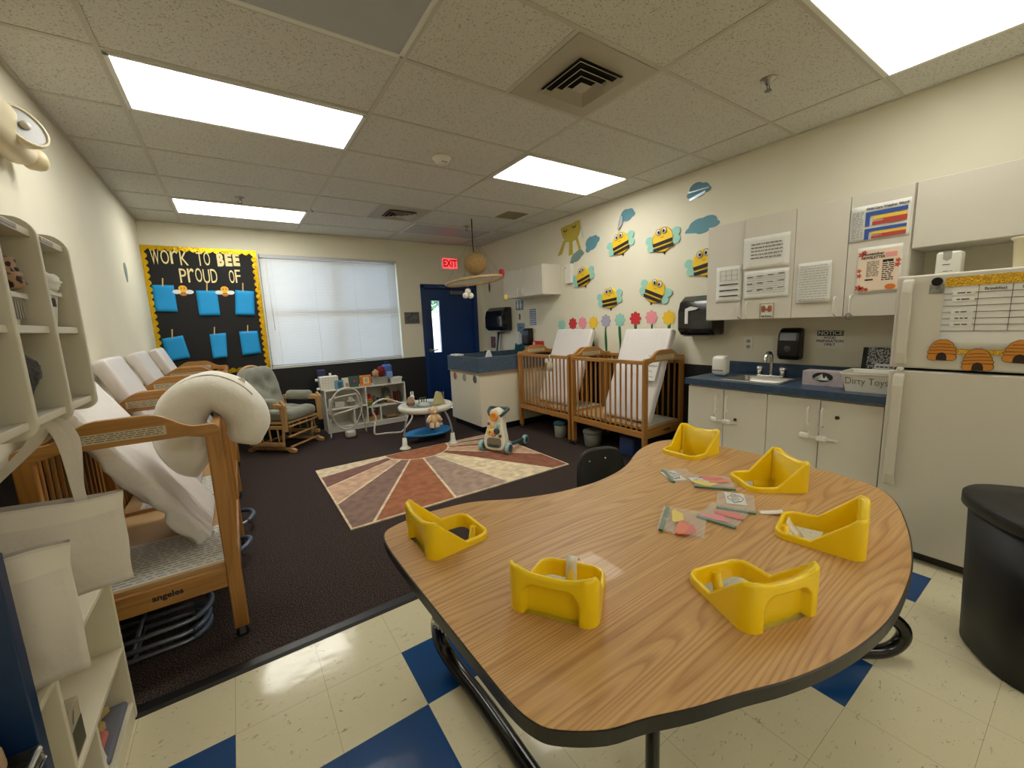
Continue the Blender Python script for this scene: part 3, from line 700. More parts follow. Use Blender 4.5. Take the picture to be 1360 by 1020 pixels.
# tote bags hung under the cubby
M_tote = mat('white_nonwoven', (216,208,198), .85, bump=.10, bscale=60, var=.03, vscale=4)
def tote(label, x, y, rot, w, h, zt, th, hook=None, seed=1):
    t = thing('tote_bag', label, 'tote bag', (x, y, zt), R(rot), 'white tote bags at the low shelf unit')
    o = Vector((seed*1.7,seed*2.3,0))
    def side(sg):
        def fn(u, v):
            bul = (sin(pi*min(1,.12+v*.95))**.8)*th*(.25+.75*sin(pi*u))
            n_ = .022*noise.noise(Vector((u*2.6,v*2.2,sg))+o)+.006*noise.noise(Vector((u*8,v*7,sg))+o)
            return ((u-.5)*w*(1-.06*v)+.012*noise.noise(Vector((v*2,u,3))+o), sg*(bul*.5+.006)+n_*sin(pi*min(1,u+.02)), -h*v+.014*sin(u*4+seed)*(1-v)-.012*(abs(u-.5)*2)**3*0)
        return fn
    m = MB(); m.grid(side(1),16,18); m.grid(side(-1),16,18)
    a, b = side(1), side(-1)
    for k in range(18):
        for uu in (0,1): m.add([a(uu,k/18),a(uu,(k+1)/18),b(uu,(k+1)/18),b(uu,k/18)],[(0,1,2,3)],0,True)
    for k in range(16): m.add([a(k/16,1),a((k+1)/16,1),b((k+1)/16,1),b(k/16,1)],[(0,1,2,3)],0,True)
    bag = m.build('bag_body', M_tote, t)
    hm = MB(); hm.grid(lambda u,v:tuple(Vector(side(-1)(u,.02+v*.15))+Vector((0,-.002,0))),16,4); hm.build('top_hem', mat('tote_hem',(226,219,206),.85), bag)
    if hook:
        for sg in (-1,1):
            P = crom([(-w*.27,sg*.008,-.06),(-w*.24,sg*.010,.02),(hook[0]-.03+sg*.004,sg*.012,hook[1]*.72),(hook[0]+sg*.006,sg*.014,hook[1]),(hook[0]+.035+sg*.01,sg*.012,hook[1]*.72),(w*.27,sg*.010,.02),(w*.28,sg*.008,-.06)],6)
            st = MB(); st.add([(p.x+s,p.y,p.z+ (0 if .1 < 1 else 0)) for p in P for s in (-.013,.013)],[(2*k,2*k+1,2*k+3,2*k+2) for k in range(len(P)-1)],0,True)
            st.sm = [False]*len(st.sm); so = st.build('strap', M_tote, t); k_ = so.modifiers.new('t','SOLIDIFY'); k_.thickness = .002
    return t
tote('larger white tote bag hanging by its straps in front of the crib headboard', -.53, 1.64, 10, .39, .30, .975, .10, (.07,.235), 1)
tote('white tote bag standing on the low shelf, beside the dark blue panel', -.515, 1.37, 12, .25, .335, .93, .07, None, 5)
t = thing('striped_mat','folded beige striped mat at the left edge above the dark blue panel','mat',(-.60,1.29,.86))
s = MB()
for k in range(8): s.rbox(-.07+k*.021,.0,.0,.018,.05,.30,.008,n=3)
s.build('ribs', mat('beige_stripe',(182,168,140),.9,var=.2,vscale=20), t); t.rotation_euler.y = R(-24)
# ------------------------------------------------------------------ cribs
CW, CL = .62, 1.0
M_caster = mat('caster_rubber', (24,24,25), .5)
M_label = mat('label_paper', (206,190,158), .6)
def make_crib(label, loc):
    t = thing('wooden_crib', label, 'crib', loc, 0, 'wooden cribs')
    for y in (.015, CL-.015):
        for x0, x1 in ((0,.058),(CW-.058,CW)):
            MB().box(x0,x1,y-.015,y+.015,.055,.99).build('post', M_cribv, t, bevel=.006)
        n = 24; top = []
        for i in range(n+1):
            u = i/n; s = min(1,max(0,(abs(u-.5)-.13)/.24)); h = 1.11-.07*(s*s*(3-2*s))
            top.append((CW-u*CW, h))
        p = [(0,.985),(.058,.985),(.12,1.0),(CW-.12,1.0),(CW-.058,.985),(CW,.985)]+arc(CW-.03,1.01,.03,0,90,5)+[q for q in top if .03 < q[0] < CW-.03]+arc(.03,1.01,.03,90,180,5)
        hb = MB().prism(p, y-.015, y+.015, XZ).build('headboard', M_crib, t, bevel=.004)
        lb = MB(); lb.box(.16,.16+.28,y-.0165,y-.0149,1.022,1.060)
        lines(lb,.17,.43,1.026,1.058,4,y-.0165,1,.4,3); lb.build('warning_label', [M_label,M_greyink], hb)
        MB().box(.058,CW-.058,y-.012,y+.012,.275,.368).build('end_rail', M_crib, t, bevel=.004)
    put_text(MB(),'angeles',.036,CW*.57,.325,.0025,bold=.001).build('lettering', M_ink, t)
    for x in (.020, CW-.020):
        MB().box(x-.016,x+.016,.03,CL-.03,.985,1.022).build('top_rail', M_criby, t, bevel=.005)
        MB().box(x-.016,x+.016,.03,CL-.03,.285,.345).build('bottom_rail', M_criby, t, bevel=.005)
        for k in range(13):
            y = .03+(CL-.06)*(k+1)/14
            MB().box(x-.007,x+.007,y-.009,y+.009,.345,.985).build('spindle', M_cribv, t, bevel=.003,seg=1)
    bd_ = MB().box(.04,CW-.04,.03,CL-.03,.36,.385).build('mattress_board', mat('board_wood',(196,160,112),.55,var=.06,vscale=6), t)
    sh = MB(); sh.box(.12,CW-.06,.05,.5,.385,.3862); 
    for k in range(16):
        rnd = random.Random(k); x = .14
        while x < CW-.09:
            w = rnd.uniform(.01,.05); sh.box(x,min(x+w,CW-.07),.07+k*.026,.075+k*.026,.3862,.3864,1); x += w+.012
    sh.build('printed_sheet', [M_paper,M_greyink], bd_)
    for x in (.03,CW-.03):
        for y in (.018,CL-.018):
            c = MB(); c.cyl((x,y,.055),(x,y,.045),.012,n=10); c.box(x-.012,x+.012,y-.016,y-.011,.02,.05); c.box(x-.012,x+.012,y+.011,y+.016,.02,.05)
            co = c.build('caster', M_grey, t)
            MB().cyl((x,y-.010,.026),(x,y+.010,.026),.026,n=18).build('wheel', M_caster, co)
    return t
CX0 = -.715
crib = make_crib('nearest wooden crib on the left wall, with the white nursing pillow over its side', (CX0,2.175,0))
dup(crib,(CX0,3.19,0),None,'second wooden crib from the front in the left wall row')
dup(crib,(CX0,4.215,0),None,'third wooden crib from the front in the left wall row')
dup(crib,(CX0,5.30,0),None,'farthest wooden crib of the left row, under the bulletin board')
dup(crib,(3.075,3.425,0),None,'wooden crib by the right wall next to the blue topped counter')
dup(crib,(3.075,2.39,0),None,'wooden crib by the right wall nearest the sink counter')

# mattresses, each leaning on the wall in its crib
M_vinyl2 = mat('mattress_vinyl', (226,221,219), .38, bump=1.0, bscale=7, stretch=(1,6,.5))
M_sheet2 = mat('white_sheet', (230,225,222), .8, bump=1.0, bscale=8, stretch=(1,2.4,.8))
def mattress(label, xb, zb, phi, y0, y1, seed, M_, wr=.006, L_=.96, th=.085):
    o = Vector((seed*3.7,seed*1.3,0))
    def fn(p):
        d = wr*(noise.noise(Vector((p.y*14+p.z*4,p.z*5,0))+o)+.6*noise.noise(Vector((p.y*30,p.z*8,1))+o)+.5*noise.noise(Vector((p.y*9-p.z*22,p.z*9,2))+o))
        d += wr*1.3*max(0,.5-abs(noise.noise(Vector((p.y*6+p.z*9,p.z*4-p.y*3,7))+o))*4)
        return p+Vector((d if abs(p.x) > .02 else 0, d*.5, 0))
    m = MB(); m.rbox(-th/2,0,L_/2,th,y1-y0,L_,.025,n=4,fn=fn,div=26)
    s = 1 if phi > 0 else -1
    m2 = MB(); m2.v = [((p[0] if s > 0 else -p[0]),p[1],p[2]) for p in m.v]; m2.f = m.f; m2.mi = m.mi; m2.sm = m.sm
    ob = m2.build('crib_mattress', M_)
    ob.location = (xb,(y0+y1)/2,zb); ob.rotation_euler.y = -phi
    tag(ob, label, 'mattress', 'white crib mattresses leaning on the walls')
    return ob
mattress('white sheeted mattress sloping inside the nearest left crib',-.195,.435,R(29),2.40,2.99,1,M_sheet2,.024)
mattress('white mattress leaning on the left wall in the second crib, beside the cubby',-.29,.425,R(22),3.36,3.82,2,M_vinyl2)
mattress('white mattress leaning on the left wall in the third crib from the front',-.29,.425,R(22),4.32,4.78,3,M_vinyl2)
mattress('farthest white mattress on the left wall, next to the bulletin board',-.29,.425,R(22),5.40,5.84,4,M_vinyl2)
mattress('white mattress leaning below the flowers in the crib by the blue topped counter',3.195,.425,R(-22),3.52,4.16,5,M_vinyl2)
mb_ = mattress('large white mattress with a handwritten sheet, in the crib nearest the sink',3.165,.425,R(-23),2.425,3.01,6,M_vinyl2)
# a handwritten sheet under the clear cover, on the face turned to the room
q = MB(); q.box(-.0505,-.0490,-.285,-.12,.40,.67); so_ = q.build('handwritten_sheet', M_paper, mb_)
sc2 = MB(); rnd = random.Random(8)
for zz, a, b, amp in ((.70,-.27,-.14,.004),(.655,-.26,-.22,.008),(.655,-.19,-.15,.008),(.60,-.275,-.135,.014),(.595,-.275,-.135,.012),(.545,-.23,-.18,.008),(.49,-.26,-.14,.005)):
    pts = []; y = a
    while y < b: pts.append((-.0512,y,zz-.05+rnd.uniform(-amp,amp))); y += .009
    sc2.tube(pts,.0017,5)
sc2.build('handwriting', mat('blue_pen',(44,52,96),.7), so_)

# nursing pillow over the crib side
pts = crom([(-.075,0,.785),(-.14,0,.825),(-.178,0,.94),(-.135,0,1.075),(-.02,0,1.138),(.078,0,1.085),(.125,0,.975),(.085,0,.855)],7)
n = len(pts); rad = []
for i in range(n):
    s = i/(n-1); rad.append((.134-.012*s)*(1-.19*sin(pi*s))*(sin(pi*min(1,max(0,(s*.92+.04))))**.25))
rad[0] = rad[-1] = .025; rad[1] = rad[-2] = .07
t = thing('nursing_pillow', 'big white curved nursing pillow hung over the side of the nearest left crib', 'pillow', (-.105,2.56,0), R(-12))
M_pil = mat('cream_plush', (236,232,222), .95, sheen=.4, bump=.35, bscale=26, var=.02, vscale=8)
pl = MB().tube([tuple(p) for p in pts], rad, 26)
pl.v = [(x+.010*noise.noise(Vector((x*9,y*9,z*9))), y*1.12, z+.006*noise.noise(Vector((x*14,y*14,z*9)))) for x,y,z in pl.v]
pb = pl.build('cushion', M_pil, t)
sm = [(Vector(pts[i])+(Vector((Vector(pts[i]).x+.02,0,Vector(pts[i]).z-.97)).normalized()*.86+Vector((0,-.55,0)))*rad[i]) for i in range(6,n-12)]
MB().tube([tuple(p) for p in sm], .0035, 6).build('seam', mat('seam_thread',(188,182,166),.9), pb)
tg = MB(); tg.box(.10,.135,-.02,-.018,1.165,1.195); tg.build('care_tag', M_paper, t)

# grey tubular bouncer frames pushed under the cribs
M_tubeg = mat('grey_tube', (142,146,156), .3, .55); M_tip = mat('slate_tube_end', (92,102,122), .35, .2)
def bouncer(label, x, y, z, w, d, rot=0, tilt=0):
    t = thing('bouncer_frame', label, 'bouncer frame', (x,y,z), rot, 'grey bouncer frames under the cribs')
    p = [(-d,w/2,0)]+[(u,v,0) for v,u in [(w/2,0)]]+[(.5*0+ .10*cos(R(a)), (w/2)*sin(R(a)),.0) for a in range(75,-76,-15)]+[(0,-w/2,0),(-d,-w/2,0)]
    MB().tube([(a,b,c+tilt*(a+d)) for a,b,c in p], .011, 10).build('side_tube', M_tubeg, t)
    MB().tube([(.10*cos(R(a)), (w/2)*sin(R(a)), tilt*(.1*cos(R(a))+d)) for a in range(66,-67,-12)], .0145, 10).build('end_sleeve', M_tip, t)
    MB().tube([(-d*.55,w/2,tilt*d*.45),(-d*.55,-w/2,tilt*d*.45)],.009,8).build('cross_bar', M_tubeg, t)
    return t
bouncer('grey tubular bouncer frame lowest under the nearest left crib',-.36,2.40,.02,.24,.30)
bouncer('grey tubular bouncer frame second from the floor under the nearest left crib',-.36,2.405,.06,.25,.30)
bouncer('grey tubular bouncer frame on top of the stack under the nearest left crib',-.345,2.42,.10,.26,.30,0,.03)
bouncer('grey tubular frame jutting out from under the second left crib',-.13,3.47,.02,.26,.34,.15,.2)
bouncer('grey tubular frame jutting out beside the boundary of the first two left cribs',-.16,2.96,.02,.2,.34,-.1,.25)

# ------------------------------------------------------------------ glider chair
gl_ = thing('glider_chair', 'wooden glider rocking chair with grey green tufted cushions', 'rocking chair', (.40,5.70,.006), R(45))
M_gw = wood('glider_wood', (206,166,110), (164,122,70), axis=2, scale=1.5, rough=.35, coat=.25, cath=False)
M_cush = mat('sage_corduroy', (138,138,122), .95, sheen=.4, bump=.5, bscale=50, var=.12, vscale=9)
def cush(name, cx, cy, cz, sx, sy, sz, r, tufts, M=None, axis='z'):
    def fn(p):
        d = 0
        if axis == 'y' and sz > .4:
            k = max(0,(p.z-.36)/.19); p = Vector((p.x*(1-.30*k*k),p.y,p.z))
        for tx, ty in tufts:
            a, b = (p.x-tx, (p.y-ty) if axis == 'z' else (p.z-ty)); d += .040*math.exp(-(a*a+b*b)/.0050)
        w = .006*noise.noise(Vector((p.x*12,p.y*12,p.z*12)))
        if axis == 'z': return p+Vector((0,0,(-d if p.z > cz else 0)+w))
        return p+Vector((0,(d if p.y < cy else 0)+w,0))
    return MB().rbox(cx,cy,cz,sx,sy,sz,r,n=5,fn=fn,div=16,M=M).build(name, M_cush, gl_)
cush('seat_cushion',0,-.02,.435,.50,.54,.13,.055,[(-.12,-.08),(.12,-.08),(0,.10)])
MBk = Matrix.Translation((0,.23,.46))@Matrix.Rotation(R(-14),4,'X')
cush('back_cushion',0,-.02,.27,.54,.13,.56,.06,[(-.13,.16),(.13,.16),(-.10,.34),(.10,.34),(0,.25)],MBk,'y')
hb = MB(); hoop = [(-.27,.03,-.05),(-.285,.03,.2),(-.24,.03,.42),(-.13,.03,.54),(0,.03,.575),(.13,.03,.54),(.24,.03,.42),(.285,.03,.2),(.27,.03,-.05)]
hb.tube([tuple(MBk@Vector(p)) for p in crom(hoop,6)], .016, 10); hb.build('back_hoop', M_gw, gl_)
for k in range(7):
    x = -.2+k*.2/3; z1 = .555-.9*x*x*1.6
    MB().tube([tuple(MBk@Vector((x*.9,.035,-.04))),tuple(MBk@Vector((x,.03,z1)))],.009,8).build('spindle', M_gw, gl_)
for s in (-1,1):
    a = MB(); a.prism([(-.27,.0),(.22,.0),(.25,.035),(.22,.06),(-.24,.06),(-.29,.045)], -.035, .035, lambda u,w,t_:(s*.315+t_,u,w+.545)); a.build('armrest', M_gw, gl_, bevel=.010)
    cush('arm_pad',s*.315,.0,.60,.10,.36,.12,.045,[])
    fp = MB(); fp.prism([(-.30,.27),(-.255,.27),(-.235,.60),(-.265,.64),(-.31,.58)], -.02, .02, lambda u,w,t_:(s*.315+t_,u,w)); fp.build('front_post', M_gw, gl_, bevel=.006)
    MB().tube([(s*.315,.20,.27),(s*.315,.23,.56)],.018,10).build('rear_post', M_gw, gl_)
    for k in range(4): 
        y = -.18+k*.11; MB().tube([(s*.318,y,.13),(s*.318,y+.01,.32)],.009,8).build('side_spindle', M_gw, gl_)
    sr = MB(); sr.box(s*.318-.018,s*.318+.018,-.28,.24,.30,.34); sr.build('seat_rail', M_gw, gl_, bevel=.006)
    lr = MB(); lr.box(s*.318-.018,s*.318+.018,-.24,.22,.095,.14); lr.build('lower_rail', M_gw, gl_, bevel=.006)
    bs = MB(); bs.prism([(-.33,.0),(-.27,.0),(-.22,.03),(.20,.03),(.25,.0),(.31,.0),(.32,.03),(.26,.06),(-.28,.06),(-.34,.04)], -.022, .022, lambda u,w,t_:(s*.25+t_,u,w)); bs.build('base_foot', M_gw, gl_, bevel=.008)
    MB().tube([(s*.25,-.17,.05),(s*.25,-.19,.29)],.016,8).build('base_post', M_gw, gl_); MB().tube([(s*.25,.15,.05),(s*.25,.15,.29)],.016,8).build('base_post', M_gw, gl_)
for y, z in ((-.27,.07),(.22,.07),(-.25,.19),(-.26,.31),(.2,.31)):
    MB().tube([(-.25,y,z),(.25,y,z)],.013,8).build('stretcher', M_gw, gl_)
sp = MB(); sp.box(-.27,.27,-.27,.24,.345,.368); sp.build('seat_board', M_gw, gl_, bevel=.005)
# ------------------------------------------------------------------ bookshelf under the window
SHY = 5.955
bs = thing('toy_shelf', 'low white toy shelf under the window beside the glider chair', 'shelf', (.93,SHY,.006))
W, DP, H = 1.13, .32, .60
for x in (.009,W-.009): MB().box(x-.009,x+.009,0,DP,0,H).build('side_panel', M_white, bs, bevel=.002)
for z, x0, x1, nm in ((H-.009,.018,W-.018,'top_panel'),(.062,.018,W-.018,'bottom_panel'),(.325,.018,.54,'shelf'),(.285,.56,W-.018,'shelf')):
    MB().box(x0,x1,.004,DP-.008,z-.009,z+.009).build(nm, M_white, bs, bevel=.002)
for x, z0, z1 in ((.55,.071,H-.018),(.37,.071,.316),(.74,.071,.276)): MB().box(x-.009,x+.009,.004,DP-.008,z0,z1).build('divider', M_white, bs, bevel=.002)
MB().box(.018,W-.018,DP-.008,DP,.05,H).build('back_panel', M_lam, bs); MB().box(.018,W-.018,.012,.024,0,.053).build('plinth', M_white, bs)
ZT = H+.007
def onshelf(x, dy, z): return (x, SHY+dy, z)
def blk(name, label, cat, x, dy, z, sx, sy, sz, col, bev=.006, tilt=0, deco=None, grp=None):
    t = thing(name, label, cat, onshelf(x,dy,z), 0, grp)
    M = Matrix.Rotation(R(tilt),4,'X')
    MB().box(-sx/2,sx/2,-sy/2,sy/2,0,sz,M=M).build('body', col if not isinstance(col,tuple) else mat('c_%d_%d_%d'%col,col,.55), t, bevel=bev)
    if deco:
        for nm, m_, q in deco: MB().box(q[0],q[1],-sy/2-.0012,-sy/2+.001,q[2],q[3],M=M).build(nm, m_, t)
    return t
C = lambda *c: mat('c_%d_%d_%d'%c, c, .55)
t = blk('activity_cube','white toy cube with side knobs at the left end of the toy shelf top','toy',1.015,.10,ZT,.235,.14,.185,(226,222,208))
k = MB()
for x,z in ((-.13,.145),(-.12,.02)): k.cyl((x,0,z),(x-.035,0,z),.017,.02,n=12)
k.cyl((.03,0,.185),(.03,0,.225),.014,.016,n=12); k.build('knobs', M_white, t, bevel=.003)
d = MB()
for i in range(5):
    for j in range(6): d.box(-.09+j*.036,-.08+j*.036,-.0712,-.0695,.03+i*.033,.036+i*.033)
d.build('dots', M_greyink, t)
blk('toy_block','dark navy toy block behind the white toy cube','toy',.95,.22,ZT,.10,.08,.27,(32,38,74))
G = 'board books standing on the toy shelf'
blk('board_book','light blue picture board book in front of the white toy cube','book',1.135,.015,ZT,.115,.02,.125,(98,150,176),.002,-8,[('cover_picture',C(60,96,110),(-.02,.04,.02,.10))],G)
blk('board_book','white board book left of the green one','book',1.225,.05,ZT,.085,.02,.145,(222,214,200),.002,-8,[('cover_picture',C(176,122,92),(.0,.035,.015,.07))],G)
blk('board_book','green board book with a dark picture on its cover','book',1.335,.045,ZT,.135,.02,.155,(44,92,56),.002,-8,[('cover_picture',C(70,60,84),(-.042,.042,.035,.12)),('cover_title',C(196,86,120),(.0,.022,.07,.10))],G)
t = blk('board_book','orange and cream patterned board book with a square window','book',1.50,.05,ZT,.165,.025,.155,(206,110,40),.002,-6,[('cover_panel',C(236,208,150),(-.035,.05,.03,.125)),('cover_window',C(190,178,150),(-.012,.03,.05,.105))],G)
p = MB()
for i in range(6):
    for j in range(2): p.box(-.07+i*.026,-.058+i*.026,-.0138,-.0125,.012+j*.125,.022+j*.125, M=Matrix.Rotation(R(-6),4,'X'))
p.build('cover_dots', C(244,214,160), t)
t = basket('toy_bin','grey fabric bin of soft toys on the toy shelf top','bin',onshelf(1.725,.12,ZT),.10,.09,.105,.9,mat('grey_felt',(160,156,146),.9))
tag(heap(1.665,SHY+.10,ZT+.15,.045,.045,.06,11,.02).build('plush_toy', mat('tan_plush',(188,150,104),.95)),'tan plush toy poking out of the grey fabric bin','plush toy')
tag(heap(1.745,SHY+.12,ZT+.175,.06,.05,.075,12,.02).build('plush_toy', mat('dark_red_plush',(132,36,44),.95)),'dark red plush toy sitting in the grey fabric bin','plush toy')
t = thing('toy_backpack','small blue child backpack at the right of the toy shelf top','bag',onshelf(1.86,.19,ZT))
MB().rbox(0,0,.135,.15,.10,.27,.04).build('pack_body', mat('blue_nylon',(70,106,176),.6), t); MB().rbox(.015,-.055,.10,.10,.04,.13,.02).build('front_pocket', mat('light_blue_nylon',(122,158,212),.6), t)
MB().tube(crom([(-.03,0,.26),(-.02,0,.30),(.02,0,.30),(.03,0,.26)],5),.006,6).build('handle_loop', C(40,60,110), t)
t = basket('small_white_bin','small white bin at the right end of the toy shelf top','bin',onshelf(1.935,.07,ZT),.085,.06,.075,.92,M_plas)
b_ = MB(); rnd = random.Random(4)
for i in range(5): b_.rbox(-.05+.025*i,rnd.uniform(-.03,.03),.05,.03,.05,.045,.008,n=2)
b_.build('cards', M_paper, t)
# compartments
Z1 = .006+.294; Z2 = .006+.334; Z0 = .006+.071
t = thing('stacking_toy','rainbow stacking toy with red top in the shelf\'s right compartment','toy',onshelf(1.545,.14,Z1))
for i,(c,r_) in enumerate((((60,130,70),.045),((222,186,50),.042),((226,140,44),.038),((196,44,36),.04),((170,30,30),.03))):
    MB().lathe([(r_*.7,0),(r_,.008),(r_,.026),(r_*.7,.034)],18,M=Matrix.Translation((0,0,.0+i*.034))).build('ring', C(*c), t)
for i,(x,h,c,lb) in enumerate(((1.63,.13,(92,84,74),'grey tall toy block'),(1.68,.10,(58,62,72),'dark slate toy block'),(1.735,.09,(66,52,44),'dark brown toy block'))):
    blk('toy_block',lb+' in the upper right shelf compartment','toy',x,.17,Z1,.035,.05,h,c)
t = thing('orange_toy_animal','small orange and black striped toy animal in the upper right compartment','toy',onshelf(1.855,.11,Z1))
MB().rbox(0,0,.045,.10,.06,.055,.022).build('body', C(226,164,56), t); MB().ball((-.045,-.01,.075),.03,12,8).build('head', C(232,176,70), t)
l_ = MB(); s_ = MB()
for x in (-.035,.035):
    for y in (-.018,.018): l_.cyl((x,y,0),(x,y,.03),.010,n=8)
for x in (-.02,.005,.03): s_.box(x-.004,x+.004,-.033,.033,.03,.0745)
l_.build('legs', C(206,140,46), t); s_.build('stripes', M_ink, t)
for x,c,h,lb in ((1.93,(120,40,40),.16,'dark red thin book leaning at the shelf\'s right side'),(1.965,(104,66,40),.15,'brown thin book leaning at the shelf\'s right side'),(1.995,(60,66,60),.16,'dark green thin book leaning at the shelf\'s right side')):
    blk('thin_book',lb,'book',x,.12,Z1,.014,.15,h,c,.002)
t = thing('plush_toy','grey green plush toy at the back of the upper right compartment','plush toy',onshelf(1.83,.22,Z1)); heap(0,0,.11,.06,.05,.11,14,.025).build('body', mat('sage_plush',(96,104,90),.95), t)
t = thing('toy_jar','grey lidded toy jar in the shelf\'s upper left compartment','jar',onshelf(1.29,.13,Z2)); MB().lathe([(.05,0),(.055,.01),(.055,.06)],20).build('jar_body', C(120,116,100), t); MB().lathe([(.056,.06),(.05,.075),(.03,.08),(.026,.115),(0,.118)],20).build('lid', M_plas, t)
blk('white_box','white box in the shelf\'s upper left compartment','box',1.13,.16,Z2,.13,.13,.075,(206,202,192)); blk('white_box','flat grey box at the far left of the upper left compartment','box',1.01,.16,Z2,.09,.15,.05,(150,150,146))
t = basket('wooden_toy_crate','small tan crate with a red toy in the lower middle compartment','crate',onshelf(1.575,.12,Z0),.08,.08,.07,.95,C(172,138,92)); MB().ball((.01,-.01,.09),(.045,.035,.045),14,8).build('red_toy', C(176,40,44), t); MB().ball((.02,-.02,.155),.022,10,8).build('white_knob', M_plas, t)
t = basket('shallow_bowl','tan shallow tray in the lower right compartment','tray',onshelf(1.86,.12,Z0),.10,.09,.035,.7,C(150,116,80))

# swing frame before the shelf
M_swing = mat('cream_tube', (214,208,196), .35, .1)
t = thing('baby_swing_frame','white baby swing frame with a large hoop standing before the toy shelf','swing',(1.13,5.64,.006))
hp = [(.195*cos(2*pi*i/36)+.01*sin(4*pi*i/36), .06-.16*(sin(2*pi*i/36)*.5+.5), .375+.29*sin(2*pi*i/36)) for i in range(36)]
MB().tube(hp,.012,10,closed=True).build('hoop', M_swing, t)
MB().tube(crom([(-.215,.05,0),(-.21,.02,.25),(-.20,.0,.48),(-.16,0,.53),(.10,0,.555),(.15,0,.53),(.20,.02,.28),(.25,.08,0)],6),.010,10).build('support_frame', M_swing, t)
MB().tube([(-.21,.02,.30),(.19,.02,.375)],.013,10).build('cross_bar', M_swing, t)
MB().rbox(0,-.10,.055,.13,.11,.10,.035).build('motor_base', mat('swing_grey',(186,182,172),.4), t)
f = MB(); 
for x in (-.04,.05): f.cyl((x,-.10,.0),(x,-.10,.03),.022,n=12)
f.build('rubber_feet', M_caster, t)
for x,z in ((-.205,.30),(.19,.375)): MB().rbox(x,.02,z,.035,.035,.06,.01).build('joint', mat('swing_grey2',(120,118,112),.4), t)
t = thing('toy_arch_frame','low bent white tube frame between the swing and the activity table','frame',(1.55,5.45,.006))
MB().tube(crom([(-.12,.04,.28),(-.12,.03,.40),(0,.03,.46),(.10,.03,.45),(.16,.04,.42)],5),.012,10).build('arch_bar', M_swing, t)
MB().tube(crom([(-.12,.04,.30),(-.09,.03,.20),(-.13,0,.10),(-.125,-.01,.012),(.0,-.06,.012),(.14,-.14,.012),(.20,-.16,.03),(.36,-.1,.17),(.34,-.05,.28),(.27,.0,.37),(.16,.04,.42)],5),.012,10).build('floor_bar', M_swing, t)

# activity table
t = thing('activity_table','round white baby activity table with a blue base disc on three legs','activity table',(1.87,4.72,.006))
M_act = mat('activity_white',(226,224,210),.35)
MB().lathe([(.20,.40),(.30,.395),(.33,.415),(.335,.45),(.315,.468),(.28,.462),(.24,.452),(0,.45)],40).build('table_ring', M_act, t)
MB().lathe([(.0,.455),(.19,.456),(.2,.452)],32).build('grey_insert', mat('grey_insert',(150,156,154),.4), t)
for a in (204,298,40):
    c, s = cos(R(a)), sin(R(a)); 
    MB().tube(crom([(.27*c,.27*s,.41),(.33*c,.33*s,.33),(.375*c,.375*s,.20),(.385*c,.385*s,.09)],5),.012,10).build('curved_leg', mat('silver_tube',(150,150,148),.35,.5), t)
    MB().lathe([(.065,0),(.06,.012),(.04,.022),(.03,.05),(.023,.13),(0,.132)],20,M=Matrix.Translation((.385*c,.385*s,0))).build('foot', M_act, t)
MB().tube([(.08,.03,.12),(.07,.02,.41)],.022,14).build('centre_post', mat('slate_plastic',(84,98,104),.4), t)
MB().box(.03,.05+.08,.10,.115,.12,.40).build('back_panel', mat('pale_blue_panel',(150,166,196),.5), t, bevel=.004)
dk = MB(); P = [(-.31,.02),(-.24,-.07),(-.08,-.15),(.12,-.17),(.27,-.10),(.33,.04),(.28,.17),(.12,.23),(-.08,.20),(-.24,.11)]
P = [tuple(p) for p in crom([(a,b,0) for a,b in P],4,True)]; nP = len(P)
v = [(x*.9,y*.9,.085) for x,y,_ in P]+[(x,y,.115) for x,y,_ in P]+[(x*.93,y*.93,.112) for x,y,_ in P]+[(x*.8,y*.8,.098) for x,y,_ in P]
dk.add(v,[(i+k*nP,(i+1)%nP+k*nP,(i+1)%nP+(k+1)*nP,i+(k+1)*nP) for k in range(3) for i in range(nP)],0,True); dk.add(v,[tuple(range(nP)),tuple(range(3*nP,4*nP))])
dk.build('base_disc', mat('blue_plastic',(44,140,206),.3), t)
TT = .006+.462
def toy(name,label,cat,x,y,z=TT-.009): return thing(name,label,cat,(x,y,z))
o = toy('egg_toy','brown egg shaped toy on the left of the activity table','toy',1.66,4.66,.474); MB().lathe([(0,0),(.035,.006),(.05,.04),(.045,.08),(.025,.115),(0,.125)],18).build('egg', C(158,126,98), o); MB().lathe([(.048,.025),(.052,.04),(.05,.055)],18).build('band', C(110,84,66), o)
o = toy('rabbit_toy','small white rabbit toy at the back of the activity table','toy',1.78,4.92,.458+.001); MB().lathe([(.025,0),(.034,.01),(.03,.05),(.018,.065)],16).build('body', M_plas, o); MB().ball((0,0,.085),.028,14,10).build('head', M_plas, o)
for q in (-1,1): MB().ball((q*.013,0,.128),(.009,.007,.03),8,8).build('ear', M_plas, o)
o = toy('wedge_toy','tan triangular block on the right of the activity table','toy',1.99,4.60,.468); MB().prism([(-.075,0),(.085,0),(.03,.15),(-.0,.16),(-.02,.15)],-.03,.03,XZ).build('wedge', C(178,168,122), o, bevel=.006)
o = toy('spinner_toy','grey green spinner dome in the middle of the activity table','toy',1.82,4.66,.462); MB().lathe([(.08,0),(.085,.012),(.06,.04),(.03,.055),(0,.06)],22).build('dome', mat('clear_grey',(170,178,170),.2), o)
q = MB()
for i in range(3): q.tube(crom([(-.06+i*.03,-.02,.03),(-.05+i*.03,0,.09),(-.02+i*.03,0,.10),(-.01+i*.03,.02,.04)],4),.005,6)
q.build('wire_loops', C(70,76,74), o)
